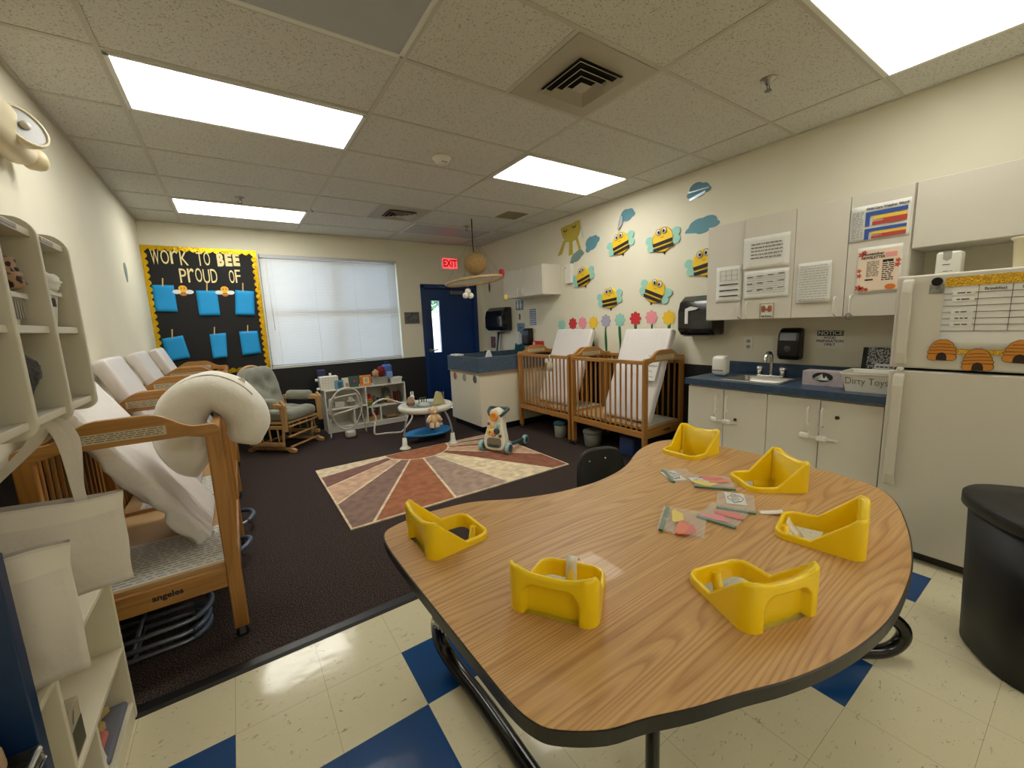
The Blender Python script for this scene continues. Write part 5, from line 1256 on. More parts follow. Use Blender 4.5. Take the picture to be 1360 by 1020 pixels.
bl_ = mat('chart_blue',(52,84,160),.6); rd_ = mat('chart_red',(186,66,56),.6); yl_ = mat('chart_yellow',(232,196,74),.6)
text_on(t,'chart_title','Child Care Weather Watch',.019,.035,.083,bold=.0004,sx=.92)
for z0, hh in ((-.02,.085),(-.10,.065)):
    m = MB(); m.box(-.065,.13,PT-.001,PT,z0+hh*.72,z0+hh); m.box(-.065,-.043,PT-.001,PT,z0,z0+hh*.72); m.build('blue_band', bl_, t)
    m = MB(); m.box(-.030,.13,PT-.001,PT,z0+hh*.42,z0+hh*.66); m.build('yellow_band', yl_, t)
    m = MB(); m.prism([(-.030,z0+.004),(.13,z0+.004),(.13,z0+hh*.42),(.02,z0+hh*.42),(.02,z0+hh*.28),(-.030,z0+hh*.28)],PT-.001,PT,XZ); m.build('red_band', rd_, t)
lines_on(t,'side_text',-.13,-.075,-.085,.075,16,h=.3,seed=7)
t = paper('newsletter','cream newsletter with autumn leaves and a pumpkin, clipped to the right door','newsletter',.868,1.655,.215,.285,curl=.004)
NL = MB().box(-.098,.098,PT-.0004,PT,-.125,.125); NL.build('cream_ground', mat('newsletter_cream',(236,214,190),.7), t)
text_on(t,'newsletter_title','November',.024,-.028,.098,tt=PT-.001,bold=.0006); text_on(t,'newsletter_title','NEWSLETTER',.022,-.028,.076,tt=PT-.001,bold=.0006,sx=.85)
rd = random.Random(2); m = MB()
for cx_, cz_, r_ in ((-.085,.10,.018),(-.072,.112,.014),(-.09,-.105,.02),(-.072,-.112,.017),(-.05,-.118,.012),(.092,.045,.014),(.09,.02,.015),(-.092,.0,.013),(-.09,-.03,.014)):
    P = [((r_*(.5+.5*abs(cos(2.5*a))))*cos(a)+cx_, (r_*(.5+.5*abs(cos(2.5*a))))*sin(a)+cz_) for a in [2*pi*k/30 for k in range(30)]]
    m.prism(P,PT-.0016,PT-.0006,XZ)
m.build('autumn_leaves', mat('leaf_red',(196,84,56),.7), t)
m = MB(); m.prism(ring(.026,.017,18,.065,-.108),PT-.0016,PT-.0006,XZ); m.build('pumpkin', mat('pumpkin_orange',(222,120,40),.7), t)
m = MB(); m.box(.03,.085,PT-.0014,PT-.0006,.07,.10); m.build('pink_panel', mat('pink_panel',(232,160,150),.7), t)
m = MB(); lines(m,-.055,.005,-.04,.055,12,PT-.0008,0,.4,3); lines(m,.02,.075,-.07,.05,10,PT-.0008,0,.5,5); m.box(.02,.07,PT-.0014,PT-.0006,.045,.057); m.box(-.06,-.02,PT-.0014,PT-.0006,-.063,-.054); m.build('printed_text', M_ink, t)
t = paper('posted_paper','white sheet with dark table lines on the leftmost upper door','paper',1.795,1.655,.21,.285,curl=.004)
m = MB()
for i in range(3): m.box(-.075,.075,PT-.001,PT,-.095+.045*i,-.087+.045*i)
for i in range(4): m.box(-.07+.045*i,-.0685+.045*i,PT-.001,PT,.03,.11)
for i in range(3): m.box(-.07,.07,PT-.001,PT,.03+.04*i,.0315+.04*i)
m.build('table_lines', M_ink, t)
t = thing('key_ring','round wire key ring hooked on the handle of the right cabinet door','ring',(XU-.055,.988,1.372),RW); MB().tube([(.017*cos(2*pi*k/20),.003*sin(4*pi*k/20),.020*sin(2*pi*k/20)) for k in range(20)],.0022,6,closed=True).build('ring', M_grey, t)

# base cabinet, worktop and what stands on it
XB = 3.15
t = thing('base_cabinet','white four door base cabinet with child latches under the blue worktop','cabinet',(XB,1.985,0),RW)
BW = 1.265
MB().box(0,BW,0,XR-XB-.004,.10,.848).build('cabinet_body', M_lam, t, bevel=.002)
MB().box(.0,BW,.06,XR-XB-.01,0.002,.10).build('toe_kick', mat('toe_kick_black',(16,16,17),.5), t)
DB = ((.004,.303,.255),(.307,.620,.335),(.624,.944,.885),(.948,1.261,.965))
M_key = mat('lock_brass',(96,84,56),.3,.8)
for i,(a,b,hx) in enumerate(DB):
    d = MB().box(a,b,-.019,-.001,.115,.838).build('cabinet_door', M_lam, t, bevel=.002); pull(hx,.665,.785,d,-.019,.0065)
    if i in (1,3): MB().cyl((hx+(.075 if i == 3 else .065),-.019,.735 if i == 3 else .61),(hx+(.075 if i == 3 else .065),-.024,.735 if i == 3 else .61),.012,n=16).build('lock', M_key, d)
for i, x in enumerate((.295,.925)):
    l = MB(); l.rbox(x-.055,-.038,.59,.055,.03,.036,.010); l.rbox(x+.045,-.038,.585,.055,.03,.036,.010); l.box(x-.06,x+.13,-.042,-.036,.579,.593)
    for xx in (x-.04,x+.04): l.tube([(xx,-.04,.60),(xx-.008,-.05,.66),(xx+.006,-.05,.675)],.004,6)
    l.build('child_latch', M_plas, t)
wt = thing('blue_worktop','blue mottled worktop with a back splash and a steel sink','worktop',(3.10,2.0,.855),RW)
# local x along, y into the wall; opening for the basin
WL, WD = 1.29, .60
SX0, SX1, SY0, SY1 = .29, .66, .115, .40
w_ = MB()
for q in ((0,SX0,0,WD),(SX1,WL,0,WD),(SX0,SX1,0,SY0),(SX0,SX1,SY1,WD)): w_.box(*q,0,.048)
w_.build('worktop_slab', M_bl, wt); MB().box(0,WL,WD-.022,WD-.001,.048,.145).build('back_splash', M_bl, wt, bevel=.003)
sk = thing('sink','small stainless steel sink set into the blue worktop','sink',(3.10,2.0,.903),RW)
s = MB(); o0, o1, p0, p1 = SX0-.03, SX1+.03, SY0-.03, SY1+.085
for q in ((o0,SX0+.004,p0,p1),(SX1-.004,o1,p0,p1),(SX0,SX1,p0,SY0+.004),(SX0,SX1,SY1-.004,p1)): s.box(*q,.0,.006)
s.build('sink_rim', M_steel, sk, bevel=.002)
b = MB(); rim = rrect(SX0+.003,SX1-.003,SY0+.003,SY1-.003,.05,6); low_ = rrect(SX0+.02,SX1-.02,SY0+.02,SY1-.02,.05,6); n = len(rim)
b.add([(x,y,.005) for x,y in rim]+[(x,y,-.13) for x,y in low_],[(i,(i+1)%n,n+(i+1)%n,n+i) for i in range(n)]+[tuple(range(n,2*n))],0,True); b.build('basin', M_steel, sk)
MB().cyl(((SX0+SX1)/2,(SY0+SY1)/2,-.129),((SX0+SX1)/2,(SY0+SY1)/2,-.126),.04,n=20).build('drain', M_grey, sk)
fc = thing('faucet','chrome gooseneck faucet with two knobs behind the sink','faucet',(3.10+.44,2.0-.475,.909),RW)
MB().box(-.10,.10,-.03,.03,-.001,.012).build('deck_plate', M_chrome, fc, bevel=.006)
MB().tube(crom([(0,0,.01),(0,0,.13),(0,-.02,.185),(0,-.07,.195),(0,-.105,.155),(0,-.11,.12)],6),.012,12).build('spout', M_chrome, fc)
for s_ in (-.085,.085): MB().lathe([(.02,.0),(.02,.03),(.026,.036),(.026,.062),(.015,.07),(0,.071)],14,M=Matrix.Translation((s_,0,.01))).build('knob', M_chrome, fc)
t = thing('white_appliance','small white rounded appliance left of the sink','appliance',(3.40,1.86,.903),RW)
MB().rbox(0,0,.085,.125,.10,.17,.035).build('housing', M_plas, t); MB().box(-.045,.045,-.052,-.047,.04,.055).build('groove', mat('groove_grey',(150,148,140),.5), t); MB().rbox(.055,-.02,.16,.02,.05,.025,.008).build('handle_lip', M_white, t)
t = thing('tissue_box','lilac patterned tissue box with a pulled tissue on the worktop','tissue box',(3.37,1.10,.903),RW)
MB().box(-.12,.12,-.06,.06,.0,.10).build('carton', mat('lilac_carton',(182,170,172),.6,var=.12,vscale=24), t, bevel=.002)
MB().prism(ring(.06,.032,20,.0,.062),-.0615,-.0595,XZ).build('oval_opening', M_ink, t)
MB().grid(lambda u,v:((u-.5)*.10,-.064-.015*sin(u*8)*v-.008*v,.030+.045*(1-abs(u-.5)*1.6)*v+.01),12,6).build('tissue', M_paper, t)
t = basket('toy_tub','white plastic tub with hand lettering at the right end of the worktop','tub',(3.27,.83,.903),.10,.125,.125,.82,M_plas)
for ch in [put_text(MB(),'Dirty Toys',.062,.0,.070,0,sx=.78,bold=-.0012)]:
    ch.v = [(-.0955-(z-.07)*.146+y,-x, z) for x,y,z in ch.v]
    ch.build('hand_lettering', mat('marker_black',(60,58,62),.7), t)
t = thing('notebook','black and white marbled notebook standing behind the white tub','notebook',(3.58,.87,.905),RW)
M_marb = mat('marbled_cover',(80,82,80),.5); N, L, bb = nodes_of(M_marb); tc = N.new('ShaderNodeTexCoord'); n = N.new('ShaderNodeTexNoise'); n.inputs['Scale'].default_value=120; L.new(tc.outputs['Object'],n.inputs[0])
r = N.new('ShaderNodeValToRGB'); r.color_ramp.elements[0].position=.48; r.color_ramp.elements[1].position=.52; r.color_ramp.elements[0].color=(.01,.01,.01,1); r.color_ramp.elements[1].color=(.5,.5,.48,1); L.new(n.outputs[0],r.inputs[0]); L.new(r.outputs[0],bb.inputs['Base Color'])
Mt = Matrix.Rotation(R(-10),4,'X')
MB().box(-.10,.10,-.012,.0,.0,.25,M=Mt).build('cover', M_marb, t); MB().box(-.102,-.075,-.013,.001,.0,.25,M=Mt).build('spine_tape', M_ink, t); lb_ = MB(); lb_.box(-.03,.08,-.0135,-.0115,.05,.14,M=Mt).build('label', M_paper, t)
l2 = MB(); lines(l2,-.02,.07,.06,.13,3,-.0138,0,.35,3); l2.v = [tuple(Mt@Vector(v)) for v in l2.v]; l2.build('label_writing', M_ink, t)
t = thing('notice_sign','white notice sign with a black heading on the wall above the worktop','sign',onright(1.20,1.205),RW)
MB().box(-.088,.088,-.003,0,-.068,.068).build('sign_panel', M_paper, t); MB().box(-.082,.082,-.0042,-.0028,.022,.062).build('black_band', M_ink, t)
text_on(t,'heading','NOTICE',.042,0,.042,M_paper,-.0045,bold=.001); 
for i, s_ in enumerate(('FOOD','PREPARATION','ONLY')): text_on(t,'lettering',s_,.026,0,.006-.0245*i,M_ink,-.0033,bold=.0006)
t = dispenser('soap_dispenser','black soap dispenser on the wall above the sink',1.44,1.165,.155,.25,.11,M_blackp); MB().lathe([(.026,0),(.024,.004),(.0,.006)],20,M=Matrix.Translation((0,-.106,-.035))@Matrix.Rotation(R(90),4,'X')).build('window', mat('smoke_grey',(74,74,72),.3), t)
t = thing('power_outlet','white double wall outlet above the faucet','outlet',onright(1.785,1.155),RW); MB().box(-.036,.036,-.006,0,-.058,.058).build('plate', M_plas, t, bevel=.002)
m = MB()
for z in (-.024,.024): m.prism(ring(.019,.017,16,0,z),-.0075,-.005,XZ)
m.build('sockets', mat('socket_grey',(176,170,156),.5), t); m = MB()
for z in (-.024,.024):
    for x in (-.007,.007): m.box(x-.0015,x+.0015,-.0085,-.007,z-.005,z+.006)
m.build('slots', M_ink, t)

# refrigerator
fr = thing('refrigerator','white top freezer refrigerator at the right edge, covered with charts','refrigerator',(3.0,.69,0),RW)
M_fr = mat('fridge_enamel',(208,203,190),.35,bump=.04,bscale=160); FWd = .82
MB().box(.004,FWd-.004,.07,XR-3.0-.015,.03,1.575).build('cabinet_body', M_fr, fr, bevel=.004)
M_gask = mat('gasket_dark',(40,40,38),.7)
MB().box(.012,FWd-.012,.055,.072,.06,1.57).build('door_gasket', M_gask, fr)
MB().box(.02,FWd-.02,.05,.09,.006,.06).build('kick_grille', mat('kick_dark',(42,40,38),.6), fr)
fd = MB().box(0,FWd,0,.058,1.092,1.58).build('freezer_door', M_fr, fr, bevel=.010, seg=3); rd_d = MB().box(0,FWd,0,.058,.062,1.078).build('fridge_door', M_fr, fr, bevel=.010, seg=3)
def fhandle(z0, z1, parent, up):
    m = MB(); P = [(0,z0),(-.035,z0+.02*(up>0)+.0),(-.04,z0+(z1-z0)*.5),(-.03,z1-.02),(0,z1)]
    m.prism([(-.002,z0),(-.030,z0+.012),(-.042,z0+.07),(-.042,z1-.07),(-.030,z1-.012),(-.002,z1),(-.002,z1-.03),(-.022,z1-.06),(-.022,z0+.06),(-.002,z0+.03)], .028, .072, lambda u,w,t_:(t_,u,w))
    return m.build('door_handle', M_fr, parent, bevel=.006)
fhandle(1.105,1.565,fd,1); fhandle(.42,1.065,rd_d,0)
MB().rbox(.05,-.014,1.086,.03,.02,.02,.008).build('hinge_cap', M_plas, fr)
XFR = 3.0
def onfridge(y, z): return (XFR, y, z)
t = paper('weekly_chart','large white wall chart with gold glitter header on the freezer door','chart',.285,1.375,.44,.365,x=XFR-.001,curl=.0)
M_glit = mat('gold_glitter',(206,160,40),.35,.6,var=.5,vscale=160,bump=.6,bscale=200)
MB().box(-.22,.22,-.0045,-.002,.135,.182).build('gold_header', M_glit, t); MB().box(-.16,.22,-.0045,-.002,-.200,-.178).build('gold_footer', M_glit, t)
m = MB()
for i in range(7): m.box(-.22,.22,-.0034,-.002,.1+.0-.031*i,.1025-.031*i)
for x in (-.105,.0,.105): m.box(x-.001,x+.001,-.0034,-.002,-.085,.135)
m.build('grid_lines', mat('grid_purple',(110,94,104),.7), t)
for i in (0,1,3,4,5): 
    z = .118-.031*i-.016-.0; lab = MB(); lab.box(-.19,-.115,-.0036,-.002,z-.010,z+.010); lo = lab.build('name_strip', M_paper, t); lines_on(t,'strip_text',-.175,-.13,z-.005,z+.005,1,M_ink,.5,i,-.004)
text_on(t,'column_heading','Breakfast',.019,-.052,.116,tt=-.0036); text_on(t,'column_heading','Lunch',.019,.05,.116,tt=-.0036); text_on(t,'column_heading','Change',.021,.16,.118,tt=-.0036)
t = thing('magnet_clip','black round magnet holding a small grey card on the freezer door','magnet',onfridge(.535,1.535),RW)
MB().cyl((0,0,.005),(0,-.014,.005),.021,n=20).build('magnet', M_blackp, t, bevel=.003); MB().box(-.027,.027,-.003,-.0005,-.055,-.008).build('grey_card', mat('grey_photo',(136,134,126),.5,var=.5,vscale=40), t)
M_hive = mat('honey_card',(206,134,44),.6); M_hdark = mat('hive_dark',(46,26,16),.7)
for y,z,rot,lb in ((.49,1.197,0,'beehive cutout at the left of the freezer door, above the door gap'),(.365,1.152,-4,'lowest beehive cutout in the middle of the freezer door'),(.235,1.197,3,'beehive cutout cut off by the right edge of the photo')):
    t = thing('paper_beehive',lb,'beehive cutout',onfridge(y,z-.004),RW,'paper beehives on the freezer door'); t.rotation_mode='YXZ'; t.rotation_euler=(0,R(rot),RW)
    P = []; rows = [(.050,-.04),(.053,-.028),(.049,-.022),(.053,-.010),(.048,-.004),(.046,.010),(.041,.016),(.034,.030),(.026,.036),(.012,.044)]
    rows = [(.040,-.052)]+[(a,b_*1.18+.002) for a,b_ in rows[0:]]
    P = [(a,b_) for a,b_ in rows]+[(-a,b_) for a,b_ in rows[::-1]]
    MB().prism(P,-.007,-.004,XZ).build('hive_card', M_hive, t)
    d_ = MB(); d_.prism([(-.019,-.051),(.019,-.051)]+[(.019*cos(R(a)),-.038+.026*sin(R(a))) for a in range(0,181,20)],-.0085,-.007,XZ); d_.build('doorway', M_hdark, t)
    l_ = MB()
    for w,zz in ((.049,-.020),(.048,-.003),(.042,.013),(.030,.029)):
        l_.tube([(w*(k/4-1),-.0078,zz+.003*(1-(k/4-1)**2)) for k in range(9)],.0011,5)
    l_.tube([(a,-.0065,b_) for a,b_ in P],.0012,5,closed=True); l_.build('outline', M_hdark, t)
t = thing('white_dispenser_box','white square dispenser box on top of the refrigerator','box',(3.22,.535,1.576),RW)
MB().rbox(0,0,.062,.095,.10,.124,.014).build('box_body', M_plas, t); MB().prism([(-.02,.124),(.012,.124),(.012,.085),(-.004,.075),(-.02,.085)],-.0515,-.0495,XZ).build('opening', mat('opening_grey',(168,164,152),.6), t)
m = MB(); lines(m,-.02,.02,.05,.062,1,-.0515,0,.3,2); lines(m,-.015,.02,.018,.026,1,-.0515,0,.3,5); m.build('printed_text', M_ink, t)
t = thing('white_canister','cream pitcher with a flared rim on the refrigerator, cut by the right edge','pitcher',(3.17,.262,1.576),RW)
MB().lathe([(.048,0),(.05,.005),(.058,.135),(.068,.145),(.066,.150),(.05,.142),(.044,.01),(0,.008)],26).build('pitcher_body', mat('cream_plastic',(224,214,178),.4), t)
# ------------------------------------------------------------------ kidney table with six seats
TZ = .69
PTS = [(0.40,1.49),(0.47,1.515),(0.56,1.53),(0.73,1.51),(0.82,1.475),(0.94,1.405),(1.07,1.355),(1.18,1.33),(1.33,1.315),(1.50,1.335),(1.64,1.38),(1.80,1.46),(1.92,1.505),(2.06,1.525),(2.17,1.50),(2.235,1.44),(2.265,1.32),(2.28,1.15),(2.285,0.99),(2.275,0.80),(2.255,0.64),(2.21,0.51),(2.09,0.42),(1.86,0.335),(1.65,0.28),(1.50,0.255),(1.29,0.24),(1.13,0.25),(0.99,0.275),(0.87,0.31),(0.77,0.35),(0.66,0.39),(0.57,0.43),(0.49,0.46),(0.42,0.51),(0.39,0.55),(0.375,0.62),(0.37,0.77),(0.365,0.96),(0.36,1.18),(0.36,1.34),(0.37,1.44)]
K = .732/.762
OUT = [(p.x,p.y) for p in crom([(x*K,y*K,0) for x,y in PTS],4,True)]
def inset(P, d):
    n = len(P); out = []
    for i in range(n):
        a, b = Vector(P[i-1]), Vector(P[(i+1)%n]); t = (b-a).normalized(); out.append((P[i][0]-t.y*d*-1*-1, P[i][1]+t.x*d*-1*-1))
    return out
area = sum(OUT[i-1][0]*OUT[i][1]-OUT[i][0]*OUT[i-1][1] for i in range(len(OUT)))
IN = inset(OUT, .004 if area > 0 else -.004)
tb = thing('kidney_table','oak laminate kidney table with a black edge and six sunken yellow seats','table',(0,0,0))
SEATS = [(.425,1.245,-90,'yellow table seat at the left end of the kidney table',0),
         (.565,.715,-57,'yellow table seat with a white strap over its rim, nearest the camera',1),
         (1.00,.365,-17,'yellow table seat at the near right, its open leg holes showing the floor',0),
         (1.545,.365,14,'yellow table seat at the right end, white strap in its opening',2),
         (1.93,.72,55,'yellow table seat on the far right side, before the base cabinet doors',0),
         (2.085,1.235,90,'yellow table seat at the far end of the table, nearest the cribs',0)]
SW0, SW1, SDp = .12, .098, .235
def seat_outline(off, step=.005):
    """footprint, y forward from the back edge; off shrinks it"""
    c = [(-SW0+off,off),(SW0-off,off),(SW1-off,SDp-off),(-SW1+off,SDp-off)]; rr = [.035,.035,.045,.045]; P = []
    for i in range(4):
        p = Vector(c[i]); a = (Vector(c[i-1])-p).normalized(); b = (Vector(c[(i+1)%4])-p).normalized(); r_ = max(.006,rr[i]-off)
        th = a.angle(b); d = r_/math.tan(th/2); cen = p+(a+b).normalized()*(r_/sin(th/2)); s0 = p+a*d-cen; s1 = p+b*d-cen
        a0 = math.atan2(s0.y,s0.x); a1 = math.atan2(s1.y,s1.x); da = (a1-a0+pi)%(2*pi)-pi
        P += [(cen.x+r_*cos(a0+da*k/8), cen.y+r_*sin(a0+da*k/8)) for k in range(9)]
    out = []
    for i in range(len(P)):
        a, b = Vector(P[i]), Vector(P[(i+1)%len(P)]); n = max(1,round((b-a).length/step))
        out += [tuple(a.lerp(b,k/n)) for k in range(n)]
    return out
def seatM(x, y, deg): return Matrix.Translation((x,y,TZ))@Matrix.Rotation(R(deg),4,'Z')
M_oak = wood('oak_laminate', (208,164,106), (150,103,52), axis=0, scale=1.0, rough=.42, coat=.12)
top_o = MB().prism(IN, TZ-.026, TZ, smooth=False).build('table_top', M_oak, tb)
band_o = MB().prism(OUT, TZ-.032, TZ-.0015).build('edge_band', mat('black_edge_band',(13,13,14),.35), tb, bevel=.004)
cut = MB()
for x, y, a, _, _ in SEATS: cut.prism(seat_outline(.006,.02), -.3, .3, lambda u,w,t_,M=seatM(x,y,a): tuple(M@Vector((u,w,t_))))
cuto = cut.build('cutter', M_oak)
dg = bpy.context.evaluated_depsgraph_get()
for o in (top_o, band_o):
    for md in list(o.modifiers): o.modifiers.remove(md)
    b_ = o.modifiers.new('c','BOOLEAN'); b_.operation = 'DIFFERENCE'; b_.object = cuto; b_.solver = 'EXACT'
    dg.update(); dg = bpy.context.evaluated_depsgraph_get()
    me = bpy.data.meshes.new_from_object(o.evaluated_get(dg)); o.modifiers.remove(b_); o.data = me; me.name = o.name
bpy.data.objects.remove(cuto)
M_tube = mat('black_tube',(12,12,13),.22)
def leg(pts, r=.019): return MB().tube(crom(pts,6), r, 12).build('leg', M_tube, tb)
leg([(.61,.40,.03),(.61,.8,.03),(.61,1.15,.03),(.595,1.37,.04),(.57,1.46,.11),(.555,1.43,.24),(.545,1.30,.30),(.545,1.1,.36),(.545,1.0,.65)],.030)
leg([(1.45,1.0,.03),(1.75,.70,.022),(1.95,.49,.022),(2.07,.395,.03),(2.12,.36,.10),(2.08,.40,.17),(1.95,.52,.21),(1.80,.66,.30),(1.72,.74,.655)],.026)
leg([(.86,.63,.655),(.86,.63,.40),(.86,.63,.0)],.02)
leg([(1.75,1.25,.655),(1.75,1.25,.3),(1.75,1.25,.0)],.02)
p = MB(); p.box(.53,.56,.98,1.30,.60,.655); bt = p.build('leg_bracket', M_tube, tb)
for k in range(3): MB().cyl((.515,1.34-.035*k,.28+.01*k),(.530,1.34-.035*k,.28+.01*k),.005,n=8).build('bolt', M_steel, bt)

M_yseat = mat('yellow_seat_plastic',(250,212,14),.3,coat=.15)
N_ = None
def seat_shell():
    def H(x, y):
        ear = .125-.014*(1-min(1,(x/.085)**2)**1.5) if abs(x) < .085 else .125
        if y < .026: h = ear
        else:
            q = min(1,(y-.026)/.108); h = .125+(.022-.125)*q
            if .9 < q <= 1: h += .0
        return h
    m = MB(); O = seat_outline(0); n = len(O); th = .013
    def at(off):
        # points of the shrunk outline matched by direction from the centre
        out = []
        for i in range(n):
            a, b = Vector(O[i-1]), Vector(O[(i+1)%n]); t_ = (b-a).normalized(); out.append((O[i][0]-t_.y*off, O[i][1]+t_.x*off))
        return out
    i1, i2 = at(th*.5), at(th); rows = []
    NZ = 26
    def arch(x, z):
        if z < .001: z = .001
        w = .072
        if abs(x) > w: return 0
        topz = .084-(max(0,abs(x)-.04)/.032)**2.4*.03
        return max(0,min(1,(topz-z)/.004))*max(0,min(1,(w-abs(x))/.004))
    for k in range(NZ+1):
        r_ = []
        for i,(x,y) in enumerate(O):
            h = H(x,y); z = (h-.006)*k/NZ; d = 0
            if y < .012: d = .020*arch(x,z)
            r_.append((x,y+d,z))
        rows.append(r_)
    rows.append([(i1[i][0]*.5+O[i][0]*.5,i1[i][1]*.5+O[i][1]*.5,H(*O[i])-.0015) for i in range(n)])
    rows.append([(i1[i][0],i1[i][1],H(*O[i])) for i in range(n)])
    rows.append([(i2[i][0]*.7+i1[i][0]*.3,i2[i][1]*.7+i1[i][1]*.3,H(*O[i])-.0015) for i in range(n)])
    i3 = at(th+.010)
    rows.append([(i2[i][0]*.5+i3[i][0]*.5 if O[i][1] < .012 else i2[i][0], i2[i][1]+(.011 if O[i][1] < .012 else 0), max(.0,H(*O[i])-.010)) for i in range(n)])
    rows.append([(i2[i][0], i2[i][1]+(.013 if O[i][1] < .012 else 0), -.03) for i in range(n)])
    v = [p for r_ in rows for p in r_]; f = []
    for k in range(len(rows)-1):
        for i in range(n): f.append((k*n+i,k*n+(i+1)%n,(k+1)*n+(i+1)%n,(k+1)*n+i))
    m.add(v,f,0,True)
    # bucket below: side and back walls, pan, open leg holes in front
    q = at(th+.0005); low = [(x*.92,y*.90+.018) for x,y in q]
    bk = MB(); ys = [p[1] for p in q]
    for i in range(n):
        j = (i+1)%n
        if max(q[i][1],q[j][1]) < .118:
            bk.add([(q[i][0],q[i][1]+.013*(q[i][1]<.03),-.028),(q[j][0],q[j][1]+.013*(q[j][1]<.03),-.028),(low[j][0],low[j][1],-.13),(low[i][0],low[i][1],-.13)],[(0,1,2,3)],0,True)
    pan = [(x,y) for x,y in low if y < .105]
    pan.sort(key=lambda p: math.atan2(p[1]-.09,p[0])); bk.add([(x,y,-.13) for x,y in pan],[tuple(range(len(pan)))])
    br = MB(); br.tube([(0,SDp-.016,.004),(0,SDp-.03,-.06),(0,.16,-.12),(0,.145,-.131)],[.014,.014,.015,.016],10)
    return m, bk, br
sm_, bk_, br_ = seat_shell()
s0 = None
M_strap = mat('white_webbing',(228,222,206),.8)
for i,(x,y,a,lb,st) in enumerate(SEATS):
    if s0 is None:
        s0 = thing('table_seat', lb, 'seat', (x,y,TZ), R(a), 'yellow seats set into the kidney table')
        sm_.build('seat_shell', M_yseat, s0); b_ = bk_.build('seat_bucket', M_yseat, s0); b_.modifiers.new('t','SOLIDIFY').thickness = .004
        br_.build('leg_divider', M_yseat, s0); t = s0
    else: t = dup(s0, (x,y,TZ), R(a), lb)
for t_, st in [(o, next(s[4] for s in SEATS if abs(s[0]-o.location.x) < 1e-4)) for o in bpy.data.objects if o.name.startswith('table_seat')]:
    if st == 1:
        m = MB(); P = crom([(0,.248,.018),(0,.238,.034),(0,.222,.036),(0,.208,.02),(0,.203,-.05)],4)
        m.add([(p.x+s,p.y,p.z) for p in P for s in (-.016,.016)],[(2*k,2*k+1,2*k+3,2*k+2) for k in range(len(P)-1)],0,True); o = m.build('strap', M_strap, t_); o.modifiers.new('t','SOLIDIFY').thickness = .002
    if st == 2:
        m = MB(); P = crom([(.03,.212,.012),(.028,.20,-.01),(.02,.175,-.03),(.0,.15,-.07),(-.01,.13,-.12)],4)
        m.add([(p.x+s,p.y,p.z) for p in P for s in (-.028,.028)],[(2*k,2*k+1,2*k+3,2*k+2) for k in range(len(P)-1)],0,True); o = m.build('strap', M_strap, t_); o.modifiers.new('t','SOLIDIFY').thickness = .002
t = thing('paper_strip','short white strip lying on the table in front of the right end seat','strip',(1.555,.645,TZ),R(-55))
m = MB(); m.grid(lambda u,v:((u-.5)*.075,(v-.5)*.03,.002+.012*u*u),8,2); o = m.build('strip', M_strap, t); o.modifiers.new('t','SOLIDIFY').thickness=.0015

# craft bags in the middle of the table
M_bag = mat('clear_bag', (240,240,236), .08, alpha=.20, spec=1.0, bump=.9, bscale=28)
M_zip = mat('green_zip', (62,112,72), .4); M_or = mat('orange_card2',(232,116,70),.7); M_rd2 = mat('coral_card',(222,92,86),.7); M_yl2 = mat('yellow_card2',(236,208,60),.7); M_pk2 = mat('pink_card2',(226,120,130),.7)
def cbag(label, x, y, rot, w, h, items, z=0.0, seed=1):
    t = thing('craft_bag', label, 'bag', (x,y,TZ+z), R(rot), 'clear craft bags on the kidney table')
    for sgn, zz in ((1,.009),(-1,.001)):
        m = MB(); m.grid(lambda u,v:((u-.5)*w,(v-.5)*h,zz+(.006*sin(pi*u)*sin(pi*v)+.005*noise.noise(Vector((u*6+seed,v*6,sgn)))*sin(pi*u)*sin(pi*v) if sgn > 0 else 0)),14,12); m.build('plastic_film', M_bag, t)
    MB().box(-w/2,w/2,h/2-.022,h/2-.008,.0015,.0075).build('zip_strip', M_zip, t)
    for k,(kind,cx_,cy_,a) in enumerate(items):
        m = MB(); zz = .0025+.0018*k
        if kind == 'page':
            M = Matrix.Translation((cx_,cy_,zz))@Matrix.Rotation(R(a),4,'Z'); m.box(-.055,.055,-.035,.035,0,.001,M=M); o = m.build('colouring_page', M_paper, t)
            l_ = MB(); P = [((.040+.006*sin(5*q+seed))*cos(q),(.024+.004*cos(4*q))*sin(q),.0022) for q in [2*pi*i/40 for i in range(40)]]
            l_.tube([tuple(M@Vector(p)) for p in P],.0011,4,closed=True)
            for i in range(5): l_.tube([tuple(M@Vector((-.03+.014*i+.004*sin(q),-.014+.028*q/6,.0022))) for q in range(7)],.0009,4)
            l_.build('line_drawing', M_ink, o)
        else:
            P = [((.044+.012*cos(3*q+seed))*cos(q)+cx_,(.026+.008*sin(2*q+k))*sin(q)+cy_) for q in [2*pi*i/24 for i in range(24)]]
            m.prism(P,zz,zz+.0015); m.build('card_piece', {'o':M_or,'r':M_rd2,'y':M_yl2,'p':M_pk2}[kind], t)
    return t
cbag('clear craft bag with a line drawing, farthest left toward the far seat',1.62,1.065,52,.155,.125,[('page',.0,.025,10)],0,1)
cbag('clear craft bag holding orange and coral card pieces over a drawing',1.655,.925,128,.16,.15,[('page',.03,-.02,20),('o',-.02,-.02,0),('r',.0,-.045,0),('y',.035,.03,0)],.002,2)
cbag('clear craft bag with a line drawing at its right end, in the middle',1.54,.765,118,.13,.17,[('page',.0,-.04,95)],.0,3)
cbag('clear craft bag nearest the camera holding red and yellow pieces',1.245,.80,28,.19,.15,[('r',-.04,-.02,0),('y',.035,.02,0),('o',-.05,-.005,0)],.003,4)
cbag('clear craft bag holding a pink rose shape and a paper tag beside the red one',1.40,.74,100,.13,.16,[('p',.015,.03,0),('r',-.02,-.02,0)],.001,5)

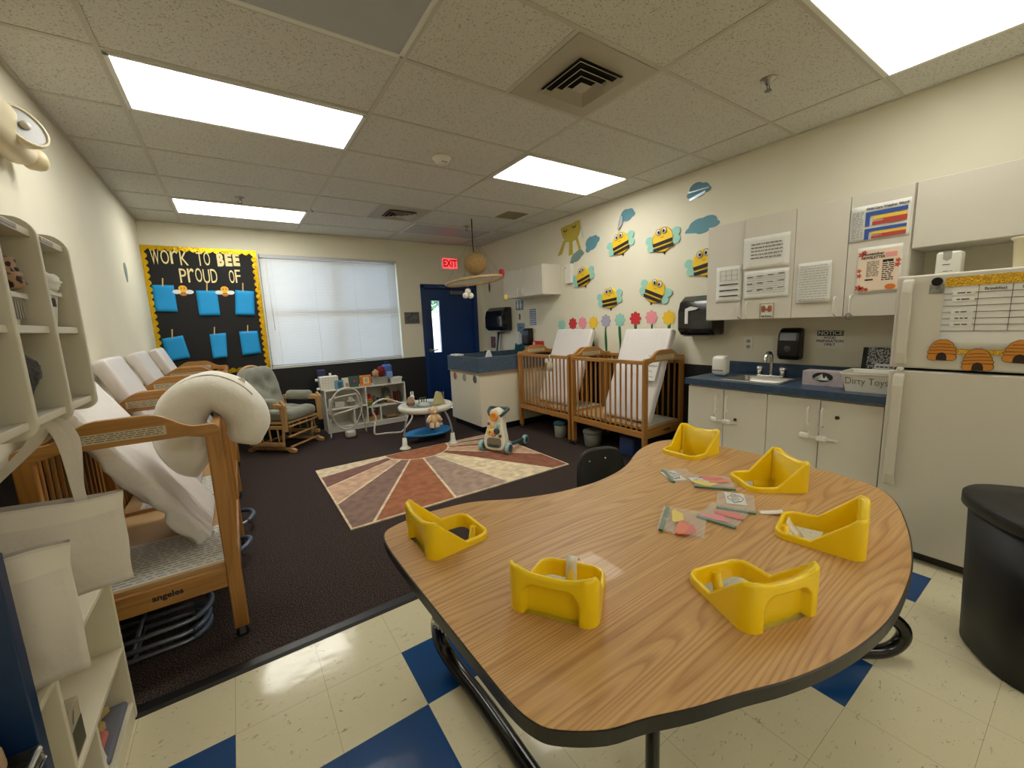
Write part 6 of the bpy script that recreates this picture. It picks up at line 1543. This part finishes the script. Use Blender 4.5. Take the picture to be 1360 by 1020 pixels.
# child chair beyond the table
ch = thing('child_chair','dark plastic child chair with two rivets tucked behind the kidney table','chair',(1.70,1.52,.006),R(172))
M_ch = mat('dark_navy_plastic',(22,25,31),.4,bump=.08,bscale=200)
m = MB(); m.grid(lambda u,v:((u-.5)*(.36-.06*v**3)*(1-.12*max(0,v-.8)*5*abs(u-.5)), -.15-.03*v-.045*(2*u-1)**2*-1+.0, .40+.25*v-.02*(2*u-1)**4*v),16,12); o = m.build('backrest', M_ch, ch); k = o.modifiers.new('t','SOLIDIFY'); k.thickness = .012
r_ = MB()
for x in (-.06,.06): r_.ball((x,-.176,.58),(.008,.004,.008),10,6); r_.ball((x,-.158,.58),(.008,.006,.008),10,6)
r_.build('rivets', M_chrome, ch)
m = MB(); m.rbox(0,.03,.345,.35,.34,.022,.010,fn=lambda p:p+Vector((0,0,.06*p.x*p.x*4-.02*(p.y>.15)*(p.y-.15)*10))); m.build('seat', M_ch, ch)
for s in (-1,1):
    MB().tube([(s*.15,.16,.33),(s*.17,.19,0)],.010,8).build('leg', M_chrome, ch); MB().tube([(s*.15,-.11,.33),(s*.17,-.16,0)],.010,8).build('leg', M_chrome, ch)
    MB().tube([(s*.13,-.10,.335),(s*.11,-.165,.42),(s*.09,-.175,.55)],.010,8).build('back_post', M_chrome, ch)

# black bin at the right edge
t = thing('trash_can','tall black oval trash can with a lid at the right edge','trash can',(2.43,.075,0))
def oval(a, b, n=48, e=2.6): return [(a*abs(cos(q))**(2/e)*(1 if cos(q) > 0 else -1), b*abs(sin(q))**(2/e)*(1 if sin(q) > 0 else -1)) for q in [2*pi*i/n for i in range(n)]]
rows = [(.19,.135,.0),(.20,.145,.012),(.225,.165,.60)]
m = MB(); n = 48; v = [(x,y,z) for a,b,z in rows for x,y in oval(a,b)]
m.add(v,[(k*n+i,k*n+(i+1)%n,(k+1)*n+(i+1)%n,(k+1)*n+i) for k in range(2) for i in range(n)],0,True); m.add(v,[tuple(range(n)),tuple(range(2*n,3*n))])
m.build('can_body', mat('matt_black_plastic',(15,15,15),.5), t)
m = MB(); rows = [(.24,.18,.598),(.245,.185,.603),(.245,.185,.645),(.235,.175,.655),(.12,.09,.660)]; v = [(x,y,z) for a,b,z in rows for x,y in oval(a,b)]
m.add(v,[(k*n+i,k*n+(i+1)%n,(k+1)*n+(i+1)%n,(k+1)*n+i) for k in range(4) for i in range(n)],0,True); m.add(v,[tuple(range(n)),tuple(range(4*n,5*n))])
m.build('lid', mat('black_lid',(24,24,24),.5,bump=.1,bscale=300), t); MB().rbox(-.246,-.02,.615,.02,.05,.03,.006).build('lid_tab', M_blackp, t)
t.rotation_euler.z = R(35)
